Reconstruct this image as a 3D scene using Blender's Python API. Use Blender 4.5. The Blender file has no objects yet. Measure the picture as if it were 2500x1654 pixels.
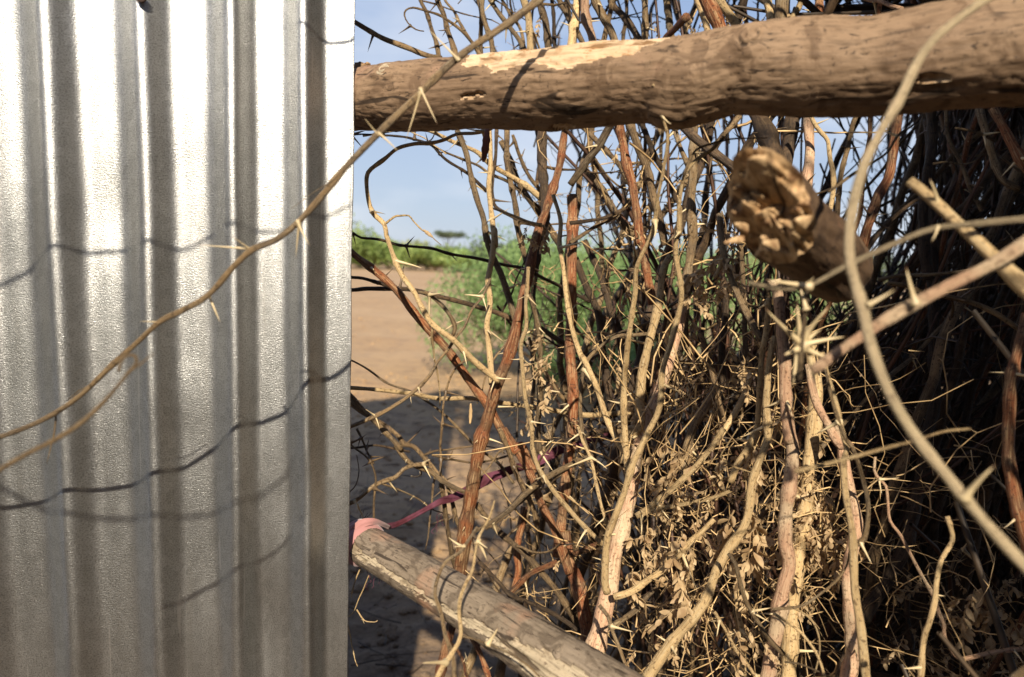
import bpy, math, random
import numpy as np
from mathutils import Vector, Matrix, Quaternion, noise as mn
random.seed(7); rng = np.random.default_rng(7)
R = math.radians
C = bpy.context.scene.collection
scn = bpy.context.scene

# ------------------------------------------------------------------ camera
PITCH, ROLL, CAMZ = 6.45, 2.5, 1.0
cam = bpy.data.cameras.new('camera'); cam.lens = 24; cam.sensor_width = 36
cam.clip_start = 0.02; cam.clip_end = 6000
cam.dof.use_dof = True; cam.dof.focus_distance = 0.80; cam.dof.aperture_fstop = 5.0
co = bpy.data.objects.new('camera', cam); C.objects.link(co)
CM = Matrix.Translation((0, 0, CAMZ)) @ Matrix.Rotation(R(90 - PITCH), 4, 'X') @ Matrix.Rotation(R(ROLL), 4, 'Z')
co.matrix_world = CM
scn.camera = co
# ------------------------------------------------------------------ world
SUN_EL, SUN_AZ = 33.0, 2.5          # azimuth: degrees to the right of straight behind the camera
w = bpy.data.worlds.new('World'); scn.world = w; w.use_nodes = True
nt = w.node_tree; nt.nodes.clear()
out = nt.nodes.new('ShaderNodeOutputWorld'); bg = nt.nodes.new('ShaderNodeBackground')
sky = nt.nodes.new('ShaderNodeTexSky'); sky.sky_type = 'NISHITA'; sky.sun_disc = False
sky.sun_elevation = R(SUN_EL); sky.sun_rotation = R(180 - SUN_AZ); sky.dust_density = 1.6; sky.air_density = 1.0; sky.altitude = 400
tcw = nt.nodes.new('ShaderNodeTexCoord'); mpw = nt.nodes.new('ShaderNodeMapping'); mpw.inputs['Scale'].default_value = (1.5, 1.5, 4.0)
nzw = nt.nodes.new('ShaderNodeTexNoise'); nzw.inputs['Scale'].default_value = 2.3; nzw.inputs['Detail'].default_value = 5
rw = nt.nodes.new('ShaderNodeMapRange'); rw.inputs[1].default_value = 0.47; rw.inputs[2].default_value = 0.78; rw.inputs[3].default_value = 0; rw.inputs[4].default_value = 0.62
mxw = nt.nodes.new('ShaderNodeMix'); mxw.data_type = 'RGBA'; mxw.inputs[7].default_value = (11, 11.4, 12.2, 1)
nt.links.new(tcw.outputs['Generated'], mpw.inputs[0]); nt.links.new(mpw.outputs[0], nzw.inputs['Vector'])
nt.links.new(nzw.outputs[0], rw.inputs[0]); nt.links.new(rw.outputs[0], mxw.inputs[0])
sepw = nt.nodes.new('ShaderNodeSeparateXYZ'); nt.links.new(tcw.outputs['Generated'], sepw.inputs[0])
grw = nt.nodes.new('ShaderNodeValToRGB'); nt.links.new(sepw.outputs[2], grw.inputs[0])
for i_, (p_, c_) in enumerate([(0.0, (.80, .92, 1.12)), (.32, (.56, .75, 1.12)), (.6, (.20, .33, .70)), (1, (.08, .16, .44))]):
    if i_ > 1: grw.color_ramp.elements.new(p_)
    grw.color_ramp.elements[i_].position = p_; grw.color_ramp.elements[i_].color = (*c_, 1)
scw = nt.nodes.new('ShaderNodeVectorMath'); scw.operation = 'SCALE'; scw.inputs['Scale'].default_value = 9.6; nt.links.new(grw.outputs[0], scw.inputs[0])
mx2 = nt.nodes.new('ShaderNodeMix'); mx2.data_type = 'RGBA'; mx2.inputs[0].default_value = .72; nt.links.new(sky.outputs[0], mx2.inputs[6]); nt.links.new(scw.outputs[0], mx2.inputs[7])
nt.links.new(mx2.outputs[2], mxw.inputs[6]); nt.links.new(mxw.outputs[2], bg.inputs[0])
nt.links.new(bg.outputs[0], out.inputs[0]); bg.inputs[1].default_value = 0.054
# ------------------------------------------------------------------ sun
sl = bpy.data.lights.new('sun', 'SUN'); sl.energy = 5.0; sl.angle = R(0.8); sl.color = (1.0, 0.89, 0.72)
so = bpy.data.objects.new('sun', sl); C.objects.link(so)
sd = Vector((math.sin(R(SUN_AZ)) * math.cos(R(SUN_EL)), -math.cos(R(SUN_AZ)) * math.cos(R(SUN_EL)), math.sin(R(SUN_EL))))
so.rotation_euler = sd.to_track_quat('Z', 'Y').to_euler(); so.location = sd * 30
scn.view_settings.view_transform = 'Standard'; scn.view_settings.look = 'None'
scn.view_settings.exposure = 0.62; scn.view_settings.gamma = 1; scn.view_settings.use_curve_mapping = False

# ------------------------------------------------------------------ coordinates: a pixel of the photograph and a depth give a point
F = 24 / 36 * 2500.0
CMI = CM.inverted()
def P(px, py, d): return CM @ Vector(((px - 1250) / F * d, -(py - 827) / F * d, -d))
CMIn = np.array(CMI)
def proj(pts):
    p = np.asarray(pts, float).reshape(-1, 3); q = p @ CMIn[:3, :3].T + CMIn[:3, 3]
    d = np.where(np.abs(q[:, 2]) < 1e-6, 1e-6, -q[:, 2])
    return 1250 + q[:, 0] / d * F, 827 - q[:, 1] / d * F, d
T_ = 2500 / 2370
CR = dict(T=(0, 0, T_), A=(840, 0, .38265), B=(1400, 0, .38265), C=(1900, 0, .38265), D=(840, 500, .38265), E=(1400, 500, .38265),
          F=(1900, 500, .38265), G=(840, 1054, .38265), H=(1400, 1054, .38265), I=(1900, 1054, .38265))
def src(c, x, y):
    ox, oy, s = CR[c]; return ox + x * s, oy + y * s

# ------------------------------------------------------------------ materials
def newmat(name):
    m = bpy.data.materials.new(name); m.use_nodes = True; t = m.node_tree; t.nodes.clear()
    o = t.nodes.new('ShaderNodeOutputMaterial'); b = t.nodes.new('ShaderNodeBsdfPrincipled'); t.links.new(b.outputs[0], o.inputs[0])
    return m, t, b, o
def N(t, ty, **k):
    n = t.nodes.new(ty)
    for a, v in k.items(): setattr(n, a, v)
    return n
def ramp(t, fac, stops):
    r = t.nodes.new('ShaderNodeValToRGB'); e = r.color_ramp.elements
    while len(e) < len(stops): e.new(0.5)
    for i, (p, c) in enumerate(stops):
        e[i].position = p; e[i].color = (*c, 1) if len(c) == 3 else c
    t.links.new(fac, r.inputs[0]); return r.outputs[0]
def noise_(t, vec, scale, detail=4, rough=.55, dist=0.0):
    n = t.nodes.new('ShaderNodeTexNoise'); n.inputs['Scale'].default_value = scale; n.inputs['Detail'].default_value = detail
    n.inputs['Roughness'].default_value = rough; n.inputs['Distortion'].default_value = dist
    if vec is not None: t.links.new(vec, n.inputs['Vector'])
    return n.outputs[0]
def mapping(t, vec, sc):
    m = t.nodes.new('ShaderNodeMapping'); m.inputs['Scale'].default_value = sc; t.links.new(vec, m.inputs[0]); return m.outputs[0]
def mix(t, f, a, b, mode='MIX'):
    m = t.nodes.new('ShaderNodeMix'); m.data_type = 'RGBA'; m.blend_type = mode
    for s, v in ((0, f), (6, a), (7, b)):
        if isinstance(v, (int, float)): m.inputs[s].default_value = v
        elif isinstance(v, tuple): m.inputs[s].default_value = (*v, 1)
        else: t.links.new(v, m.inputs[s])
    return m.outputs[2]
def bump(t, b, h, strength, dist):
    n = t.nodes.new('ShaderNodeBump'); n.inputs['Strength'].default_value = strength; n.inputs['Distance'].default_value = dist
    t.links.new(h, n.inputs['Height']); t.links.new(n.outputs[0], b.inputs['Normal'])

def twig_mat(name, base, dark, patch, patch_amt, vein=(.62, .50, .30), vein_amt=.65):
    m, t, b, o = newmat(name)
    uv = N(t, 'ShaderNodeUVMap').outputs[0]; tc = N(t, 'ShaderNodeTexCoord').outputs['Object']; oi = N(t, 'ShaderNodeObjectInfo')
    streak = noise_(t, mapping(t, uv, (9, 26, 1)), 1.6, 5, .6, .4)
    blot = noise_(t, tc, 26, 3, .55); spk = noise_(t, tc, 330, 2, .5); fine = noise_(t, mapping(t, uv, (30, 120, 1)), 2.0, 3)
    c = mix(t, ramp(t, blot, [(1 - patch_amt - .09, (0, 0, 0)), (1 - patch_amt + .06, (1, 1, 1))]), base, patch)
    c = mix(t, ramp(t, streak, [(.50, (0, 0, 0)), (.62, (vein_amt,) * 3)]), c, vein)
    c = mix(t, ramp(t, streak, [(.30, (.85,) * 3), (.44, (0, 0, 0))]), c, dark)
    c = mix(t, ramp(t, spk, [(.34, (.75,) * 3), (.43, (0, 0, 0))]), c, dark)
    mr = N(t, 'ShaderNodeMapRange'); mr.inputs[3].default_value = .68; mr.inputs[4].default_value = 1.22; t.links.new(oi.outputs['Random'], mr.inputs[0])
    v = N(t, 'ShaderNodeVectorMath', operation='SCALE'); t.links.new(c, v.inputs[0]); t.links.new(mr.outputs[0], v.inputs['Scale'])
    t.links.new(v.outputs[0], b.inputs['Base Color']); b.inputs['Roughness'].default_value = .58; b.inputs['Specular IOR Level'].default_value = .35
    hm = mix(t, .5, streak, fine); bump(t, b, hm, 1.0, .0022)
    return m
M = {}
M['c'] = twig_mat('pale_straw_bark', (.62, .43, .21), (.17, .10, .045), (.42, .28, .13), .40)
M['t'] = twig_mat('grey_tan_bark', (.235, .150, .070), (.06, .038, .02), (.15, .10, .055), .46, (.5, .42, .28), .4)
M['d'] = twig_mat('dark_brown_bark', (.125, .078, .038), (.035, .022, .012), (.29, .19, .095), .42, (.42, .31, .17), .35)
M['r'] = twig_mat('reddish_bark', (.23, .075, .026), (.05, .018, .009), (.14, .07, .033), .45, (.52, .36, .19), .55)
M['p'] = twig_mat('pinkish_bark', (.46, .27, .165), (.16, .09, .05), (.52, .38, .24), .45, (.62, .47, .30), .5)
M['k'] = twig_mat('near_black_bark', (.055, .034, .019), (.02, .013, .009), (.14, .085, .045), .42, (.25, .17, .09), .3)

def thorn_mat(name, base, tip):
    m, t, b, o = newmat(name)
    tc = N(t, 'ShaderNodeTexCoord').outputs['Object']; s = N(t, 'ShaderNodeSeparateXYZ'); t.links.new(tc, s.inputs[0])
    c = ramp(t, s.outputs[2], [(.0, tuple(x * .75 for x in base)), (.25, base), (.86, base), (.97, tip)])
    t.links.new(c, b.inputs['Base Color']); b.inputs['Roughness'].default_value = .45
    return m
M['b'] = twig_mat('beige_bark', (.47, .36, .22), (.22, .16, .10), (.40, .31, .19), .40)
M['thorn_l'] = thorn_mat('pale_thorn', (.60, .47, .27), (.16, .07, .03))
M['thorn_d'] = thorn_mat('dark_thorn', (.13, .085, .045), (.04, .02, .01))

def leaf_mat(name, a, b_, trans=.3, sc=60):
    m, t, b, o = newmat(name)
    tc = N(t, 'ShaderNodeTexCoord').outputs['Object']; oi = N(t, 'ShaderNodeObjectInfo')
    n = noise_(t, tc, sc, 3); c = mix(t, ramp(t, n, [(.35, (0, 0, 0)), (.65, (1, 1, 1))]), a, b_)
    t.links.new(c, b.inputs['Base Color']); b.inputs['Roughness'].default_value = .6
    tr = N(t, 'ShaderNodeBsdfTranslucent'); t.links.new(c, tr.inputs[0]); mx = N(t, 'ShaderNodeMixShader'); mx.inputs[0].default_value = trans
    t.links.new(b.outputs[0], mx.inputs[1]); t.links.new(tr.outputs[0], mx.inputs[2]); t.links.new(mx.outputs[0], o.inputs[0])
    return m
M['dry'] = leaf_mat('dry_leaf', (.62, .46, .26), (.34, .22, .11), .25, 90)
M['tangle_l'] = leaf_mat('dry_stalk', (.70, .48, .23), (.24, .15, .065), .0, 25)
M['tangle_d'] = leaf_mat('dark_stalk', (.085, .055, .030), (.03, .02, .012), .0, 20)
M['tangle_r'] = leaf_mat('rust_stalk', (.10, .042, .020), (.035, .02, .012), .0, 12)
M['green'] = leaf_mat('shrub_leaf', (.17, .27, .09), (.30, .42, .15), .35, 5)
M['green2'] = leaf_mat('far_leaf', (.17, .25, .06), (.30, .38, .11), .3, .9)
M['green3'] = leaf_mat('pale_far_leaf', (.28, .31, .14), (.38, .40, .20), .3, .9)
M['green4'] = leaf_mat('dull_far_leaf', (.085, .12, .06), (.13, .16, .09), .3, .6)

# ------------------------------------------------------------------ mesh helpers
def mesh_from(name, verts, faces, uvs=None, smooth=True):
    """verts (n,3); faces (m,4) or (m,3) int arrays or list of such arrays"""
    me = bpy.data.meshes.new(name)
    if not isinstance(faces, list): faces = [faces]
    faces = [np.asarray(f, np.int32) for f in faces if len(f)]
    verts = np.asarray(verts, np.float32)
    nl = sum(f.size for f in faces); nf = sum(len(f) for f in faces)
    me.vertices.add(len(verts)); me.vertices.foreach_set('co', verts.ravel())
    me.loops.add(nl); me.polygons.add(nf)
    li = np.concatenate([f.ravel() for f in faces]); me.loops.foreach_set('vertex_index', li)
    tot = np.concatenate([np.full(len(f), f.shape[1], np.int32) for f in faces]); st = np.concatenate([[0], np.cumsum(tot)[:-1]]).astype(np.int32)
    me.polygons.foreach_set('loop_start', st)
    me.polygons.foreach_set('use_smooth', np.full(nf, smooth, bool))
    if uvs is not None:
        ul = me.uv_layers.new(name='UVMap'); ul.data.foreach_set('uv', np.asarray(uvs, np.float32)[li].ravel())
    me.update(calc_edges=True); me.validate(verbose=False)
    return me
def link(name, me, mat=None, parent=None, loc=None, label=None, cat=None, group=None, kind=None):
    o = bpy.data.objects.new(name, me); C.objects.link(o)
    if mat is not None and me is not None and not len(me.materials): me.materials.append(mat)
    if parent is not None: o.parent = parent
    if loc is not None: o.location = loc
    if label: o['label'] = label
    if cat: o['category'] = cat
    if group: o['group'] = group
    if kind: o['kind'] = kind
    return o
def tubes(Pn, Rn, k=5, cap=True):
    """Pn (M,N,3) paths, Rn (M,N) radii -> verts, quads, tris, uv"""
    Pn = np.asarray(Pn, float); Rn = np.asarray(Rn, float); Mm, Nn, _ = Pn.shape
    tg = np.gradient(Pn, axis=1); tg /= np.linalg.norm(tg, axis=2, keepdims=True) + 1e-12
    up = np.zeros((Mm, 3)); t0 = tg[:, 0]; ax = np.argmin(np.abs(t0), axis=1); up[np.arange(Mm), ax] = 1
    n = np.cross(t0, up); n /= np.linalg.norm(n, axis=1, keepdims=True); Ns = [n]
    for i in range(1, Nn):
        n = n - tg[:, i] * np.sum(n * tg[:, i], axis=1, keepdims=True); n /= np.linalg.norm(n, axis=1, keepdims=True) + 1e-12; Ns.append(n)
    Na = np.stack(Ns, 1); Ba = np.cross(tg, Na)
    an = np.arange(k) / k * 2 * math.pi; ca, sa = np.cos(an), np.sin(an)
    V = Pn[:, :, None, :] + Rn[..., None, None] * (Na[:, :, None, :] * ca[None, None, :, None] + Ba[:, :, None, :] * sa[None, None, :, None])
    ids = np.arange(Mm * Nn * k).reshape(Mm, Nn, k)
    a = ids[:, :-1, :]; b = np.roll(a, -1, axis=2); d_ = ids[:, 1:, :]; c_ = np.roll(d_, -1, axis=2)
    Q = np.stack([a, b, c_, d_], -1).reshape(-1, 4)
    ln = np.concatenate([np.zeros((Mm, 1)), np.cumsum(np.linalg.norm(np.diff(Pn, axis=1), axis=2), 1)], 1)
    u = np.abs(np.arange(k) / k * 2 - 1); UV = np.stack(np.broadcast_arrays(u[None, None, :], ln[:, :, None]), -1).reshape(-1, 2)
    caps = []
    if cap:
        caps = np.concatenate([ids[:, 0, ::-1].reshape(-1, k), ids[:, -1, :].reshape(-1, k)])
    return V.reshape(-1, 3), Q, caps, UV
def catmull(pts, step):
    p = np.asarray(pts, float); p = np.vstack([2 * p[0] - p[1], p, 2 * p[-1] - p[-2]]); o = []
    for i in range(1, len(p) - 2):
        L = np.linalg.norm(p[i + 1, :3] - p[i, :3]); n = max(2, int(L / step))
        t = np.linspace(0, 1, n, endpoint=False)[:, None]; a, b, c, d = p[i - 1], p[i], p[i + 1], p[i + 2]
        o.append(.5 * (2 * b + (c - a) * t + (2 * a - 5 * b + 4 * c - d) * t * t + (3 * b - a - 3 * c + d) * t ** 3))
    o.append(p[-2][None]); return np.vstack(o)

# shared thorn meshes: a slightly bent spine with a swollen base
def thorn_mesh(name, bend, mat):
    z = np.array([-.06, .0, .06, .3, .65, 1.0]); r = np.array([.13, .12, .072, .050, .030, .003]); x = bend * z ** 2
    V, Q, cp, UV = tubes(np.stack([x, 0 * z, z], 1)[None], r[None], 6); me = mesh_from(name, V, [Q, cp], UV); me.materials.append(mat); return me
TH = {k: [thorn_mesh('thorn', b, M['thorn_' + k]) for b in (0, .1, -.08, .18)] for k in 'ld'}
def add_thorn(root, p, d, L, k='l', fat=1.0):
    o = bpy.data.objects.new('thorn', random.choice(TH[k])); C.objects.link(o); o.parent = root
    o.location = p - root.location; q = Vector(d).to_track_quat('Z', 'X') @ Quaternion((0, 0, 1), random.uniform(0, 6.28))
    o.rotation_mode = 'QUATERNION'; o.rotation_quaternion = q; f = fat * min(1.0, .0016 / (.07 * L) * 1.0) if L > .02 else fat
    o.scale = (L * f * 1.15, L * f * 1.15, L); return o
# shared dry leaf sprays: a rachis with small folded curled leaflets
def spray_mesh(seed, n=9, L=.05):
    r = np.random.default_rng(seed); V = []; Q = []
    t = np.linspace(0, 1, 14); ph = r.uniform(0, 6)
    path = np.stack([.18 * L * np.sin(t * 3 + ph), .12 * L * np.cos(t * 4 + ph), -L * t], 1)
    v, q, cp, _ = tubes(path[None], (.0005 * (1.2 - t))[None], 4); V.append(v); Q.append(q); off = len(v)
    for i in range(n):
        b = path[1 + int(i * 12 / n)]
        for s in (-1, 1):
            if r.random() < .15: continue
            ll = r.uniform(.13, .24) * L; wd = ll * r.uniform(.2, .36); az = r.uniform(-.7, .7); dn = r.uniform(.7, 1.35)
            dr = np.array([s * math.cos(az) * math.cos(dn), math.sin(az), -math.sin(dn)]); sd_ = np.cross(dr, r.normal(size=3)); sd_ /= np.linalg.norm(sd_)
            nn = np.cross(dr, sd_); tt = np.linspace(0, 1, 5); curl = r.uniform(-.5, .9)
            w_ = np.array([.15, .8, 1, .75, .1]) * wd
            cen = b + dr[None] * (tt * ll)[:, None] + nn[None] * (curl * ll * tt ** 2 * .6)[:, None]
            fold = r.uniform(.2, .8)
            vv = np.stack([cen + sd_ * w_[:, None] + nn * (w_ * fold)[:, None], cen, cen - sd_ * w_[:, None] + nn * (w_ * fold)[:, None]], 1).reshape(-1, 3)
            ii = np.arange(15).reshape(5, 3) + off
            for j in (0, 1): Q.append(np.stack([ii[:-1, j], ii[:-1, j + 1], ii[1:, j + 1], ii[1:, j]], -1))
            V.append(vv); off += 15
    me = mesh_from('dry_leaf', np.vstack(V), np.vstack(Q)); me.materials.append(M['dry']); return me
SPRAYS = [spray_mesh(50 + i, n, L) for i, (n, L) in enumerate([(12, .05), (12, .04), (13, .06), (11, .035), (12, .045)])]
def one_leaf(seed, L=.03, W=.009):
    r = np.random.default_rng(seed); tt = np.linspace(0, 1, 9); w_ = W * np.sin(np.pi * np.clip(tt * .93 + .05, 0, 1)) ** .8
    cen = np.stack([.25 * L * np.sin(tt * 2.4 + seed), .1 * L * np.sin(tt * 5), -L * tt], 1); V = []
    for j in np.linspace(-1, 1, 5):
        a = j * 1.15 + .8 * np.sin(tt * 3 + seed); V.append(cen + np.stack([w_ * np.sin(a), w_ * (1 - np.cos(a)) + .001 * np.sin(tt * 19 + j * 3), 0 * tt], 1))
    V = np.stack(V, 1).reshape(-1, 3); ii = np.arange(45).reshape(9, 5)
    Q = np.stack([ii[:-1, :-1], ii[:-1, 1:], ii[1:, 1:], ii[1:, :-1]], -1).reshape(-1, 4); me = mesh_from('dry_leaf', V, Q); me.materials.append(M['dry']); return me
LEAVES = [one_leaf(3 + i, .022 + .006 * i, .0045 + .001 * i) for i in range(4)]
def add_leaf(root, p, me, sc=1.0, tilt=.5):
    o = bpy.data.objects.new('dry_leaf', me); C.objects.link(o); o.parent = root; o.location = Vector(p) - root.location
    o.rotation_euler = (random.uniform(-tilt, tilt), random.uniform(-tilt, tilt), random.uniform(0, 6.28)); o.scale = (sc,) * 3; return o

def branch_mesh(path, rad, k=8, seed=0, node=.045):
    """path (N,3), rad (N): tube with swellings at its nodes and a slightly lumpy surface"""
    s = np.concatenate([[0], np.cumsum(np.linalg.norm(np.diff(path, axis=0), axis=1))])
    sw = 1 + .24 * np.exp(-((((s + seed * .013) % node) - node / 2) / (.0025 + .7 * rad)) ** 2) + .06 * np.sin(s * 90 + seed) + .04 * np.sin(s * 233 + seed * 2)
    big = rad.max() > .0048
    if big: k = 14
    V, Q, cp, UV = tubes(path[None], (rad * sw)[None], k)
    if big:
        V = V.reshape(len(path), k, 3); ca = [(math.cos(j / k * 6.283), math.sin(j / k * 6.283)) for j in range(k)]; f = np.ones((len(path), k))
        for i in range(len(path)):
            for j in range(k):
                c_, s_ = ca[j]; f[i, j] += .13 * mn.noise(Vector((s[i] * 28, c_ * .9 + seed, s_ * .9))) + .09 * mn.noise(Vector((s[i] * 22, c_ * 3.2, s_ * 3.2 + seed))) + .05 * mn.noise(Vector((s[i] * 150, c_ * 2, s_ * 2 + seed)))
        V = (path[:, None, :] + (V - path[:, None, :]) * f[..., None]).reshape(-1, 3)
    return mesh_from('branch', V, [Q, cp], UV)
BC = [0]
def branch(path, rad, col, label, group='thorn branches woven into the fence', name='thorn_branch', cat='branch', thorns=0, tl=(.009, .021), tk=None,
           k=8, twigs=0, leaves=0, parent=None, explicit=()):
    BC[0] += 1; sd_ = BC[0]; path = np.asarray(path, float); node = 1 / max(thorns, 8) if thorns else .11; org = Vector(path[0]); po = parent.location if parent else Vector((0, 0, 0))
    me = branch_mesh(path - path[0], rad, k, sd_, node)
    if parent is None: root = link(name, me, M[col], None, org, label, cat, group)
    else: root = link(name, me, M[col], parent, org - po)
    if tk is None: tk = 'l' if col in 'ctpr' else 'd'
    n = len(path); top = parent or root; thr = root
    def tan(i): v = Vector(path[min(n - 1, i + 1)] - path[max(0, i - 1)]); return v.normalized()
    s = np.concatenate([[0], np.cumsum(np.linalg.norm(np.diff(path, axis=0), axis=1))]); Ln = s[-1]
    def thorn_at(p, d, L, f=1.0):
        o = add_thorn(root, p, d, L, tk, f)
        o.location = p - org
    if thorns:
        cnt = int(Ln / node) + 1
        for j in range(cnt):
            ss = (j + .5) * node - (sd_ * .013) % node + random.gauss(0, .001);
            if ss < 0 or ss > Ln or random.random() < .12: continue
            i = int(np.searchsorted(s, ss)); i = min(max(i, 1), n - 2); t = tan(i)
            a = t.orthogonal().normalized(); a.rotate(Quaternion(t, random.uniform(0, 6.28)))
            pr = random.random() < .62
            for q in range(2 if pr else 1):
                v = a.copy()
                if q: v.rotate(Quaternion(t, random.uniform(1.2, 2.4)))
                d = (v + t * random.uniform(-.1, .75)).normalized(); L = random.uniform(*tl) * (1 if random.random() < .8 else 1.5)
                thorn_at(Vector(path[i]) + v * rad[i] * .7, d, L, random.uniform(.8, 1.15))
    for (p0, p1) in explicit:
        d = Vector(p1) - Vector(p0); thorn_at(Vector(p0), d.normalized(), d.length, 1.0)
    if twigs and parent is None:
        for j in range(twigs):
            i = random.randint(int(n * .1), n - 3); t = tan(i); v = t.orthogonal(); v.rotate(Quaternion(t, random.uniform(0, 6.28)))
            d = (v + t * random.uniform(.2, 1)).normalized(); L = random.uniform(.05, .16); q = [Vector(path[i])]; m_ = 7
            for z in range(m_):
                d = (d + Vector(rng.normal(0, .16, 3)) + Vector((0, 0, .03))).normalized(); q.append(q[-1] + d * L / m_)
            pp = catmull([list(x) for x in q], .012); rr = np.linspace(min(rad[i] * .5, .0022), .0007, len(pp))
            me2 = branch_mesh(pp - pp[0], rr, 5, j); o = link('side_twig', me2, M[col], root, Vector(pp[0]) - org)
            for z in range(2):
                ii = random.randint(1, len(pp) - 2); td = (Vector(rng.normal(0, 1, 3)).normalized() + d * .5).normalized()
                th = add_thorn(o, Vector(pp[ii]), td, random.uniform(.006, .012), tk); th.location = Vector(pp[ii] - pp[0])
    for j in range(leaves):
        i = random.randint(2, n - 2); add_leaf(root, path[i], random.choice(SPRAYS + SPRAYS + LEAVES[:2]), random.uniform(.5, 1.0)).location = Vector(path[i]) - org
    return root

# ------------------------------------------------------------------ ground
def fbm(x, y, z=0, o=4): return mn.fractal(Vector((x, y, z)), 1.0, 2.1, o)
ys = np.concatenate([-np.geomspace(60, .5, 30), np.linspace(0, 1.2, 16), np.linspace(1.22, 5.5, 330), np.geomspace(5.55, 3500, 120)])
xs = np.linspace(-1, 1, 221); xs = np.sign(xs) * np.abs(xs) ** 1.25
Yg, Xg = np.meshgrid(ys, xs, indexing='ij'); Xg = Xg * (np.abs(Yg) * .95 + 1.6)
Zg = np.zeros_like(Xg)
for i in range(len(ys)):
    y = ys[i]
    if y < .8 or y > 14: continue
    a = min(1, max(.25, (6.2 - y) / 2.5)) 
    for j in range(len(xs)):
        x = Xg[i, j]
        h = .030 * fbm(x * 2.4, y * 2.4, 0, 4)
        c = mn.noise(Vector((x * 11, y * 11, 3))); c2 = mn.noise(Vector((x * 27, y * 27, 8)))
        h += a * (.020 * max(0, c) + .012 * max(0, c2) - .008 * abs(mn.noise(Vector((x * 5, y * 5, 5)))))
        Zg[i, j] = h
ids = np.arange(Xg.size).reshape(Xg.shape)
Qg = np.stack([ids[:-1, :-1], ids[:-1, 1:], ids[1:, 1:], ids[1:, :-1]], -1).reshape(-1, 4)
m, t, b, o = newmat('dry_soil'); tc = N(t, 'ShaderNodeTexCoord').outputs['Object']
n1 = noise_(t, tc, .9, 5, .6); n2 = noise_(t, mapping(t, tc, (1, 2.2, 1)), 5, 5, .65); n3 = noise_(t, tc, 60, 4, .7); n4 = noise_(t, mapping(t, tc, (.15, 1.0, 1)), .55, 4, .5)
c = mix(t, ramp(t, n1, [(.3, (0, 0, 0)), (.7, (1, 1, 1))]), (.40, .255, .130), (.47, .315, .170))
c = mix(t, ramp(t, n2, [(.36, (.7,) * 3), (.50, (0, 0, 0))]), c, (.24, .155, .10))
c = mix(t, ramp(t, n4, [(.52, (0, 0, 0)), (.68, (.7,) * 3)]), c, (.50, .35, .21))
c = mix(t, ramp(t, n3, [(.30, (.6,) * 3), (.45, (0, 0, 0))]), c, (.15, .10, .065))
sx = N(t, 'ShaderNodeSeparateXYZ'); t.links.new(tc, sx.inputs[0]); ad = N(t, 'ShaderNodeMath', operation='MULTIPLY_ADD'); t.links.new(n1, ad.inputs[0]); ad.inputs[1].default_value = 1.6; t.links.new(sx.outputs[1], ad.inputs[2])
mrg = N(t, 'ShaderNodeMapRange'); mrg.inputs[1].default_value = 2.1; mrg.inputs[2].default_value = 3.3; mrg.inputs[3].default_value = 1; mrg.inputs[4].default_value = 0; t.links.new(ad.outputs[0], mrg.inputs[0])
lit = mix(t, ramp(t, n3, [(.4, (0, 0, 0)), (.6, (1, 1, 1))]), (.075, .052, .036), (.15, .105, .07)); c = mix(t, mrg.outputs[0], c, lit)  # soil colour darkened near and behind the viewer to cut bounced light
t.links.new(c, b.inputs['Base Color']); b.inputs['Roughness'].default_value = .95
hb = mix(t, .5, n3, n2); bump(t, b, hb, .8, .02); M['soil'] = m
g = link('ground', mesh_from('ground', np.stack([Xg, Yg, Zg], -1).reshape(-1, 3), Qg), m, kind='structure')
# clods of earth
def blob(seed, k=2):
    r = np.random.default_rng(seed); import bmesh
    bm = bmesh.new(); bmesh.ops.create_icosphere(bm, subdivisions=k, radius=1)
    for v in bm.verts: v.co *= 1 + .35 * mn.noise(v.co * 1.6 + Vector((seed, 0, 0)));  v.co.z *= .6
    V = np.array([v.co[:] for v in bm.verts]); Fc = np.array([[v.index for v in f.verts] for f in bm.faces]); bm.free(); return V, Fc
bl = [blob(i, 1) for i in range(6)]; V = []; Fc = []; off = 0
for i in range(3800):
    y = 1.2 + 4.6 * random.random() ** 1.3 if i < 2600 else 5 + 12 * random.random() ** 1.4; x = random.uniform(-.35, .45) * y; s = random.choice([.004, .006, .008, .012, .018]) * random.uniform(.6, 1.2)
    if random.random() < .04: s *= 1.6
    v, f = bl[i % 6]; a = random.uniform(0, 6.28); rm = np.array([[math.cos(a), -math.sin(a), 0], [math.sin(a), math.cos(a), 0], [0, 0, 1]])
    z = .030 * fbm(x * 2.4, y * 2.4, 0, 4) + .004
    V.append((v * s) @ rm.T + [x, y, z]); Fc.append(f + off); off += len(v)
link('earth_clods', mesh_from('clods', np.vstack(V), np.vstack(Fc), smooth=False), M['soil'], label='crumbly clods of dry brown earth on the shaded ground', cat='soil', kind='stuff')

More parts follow.
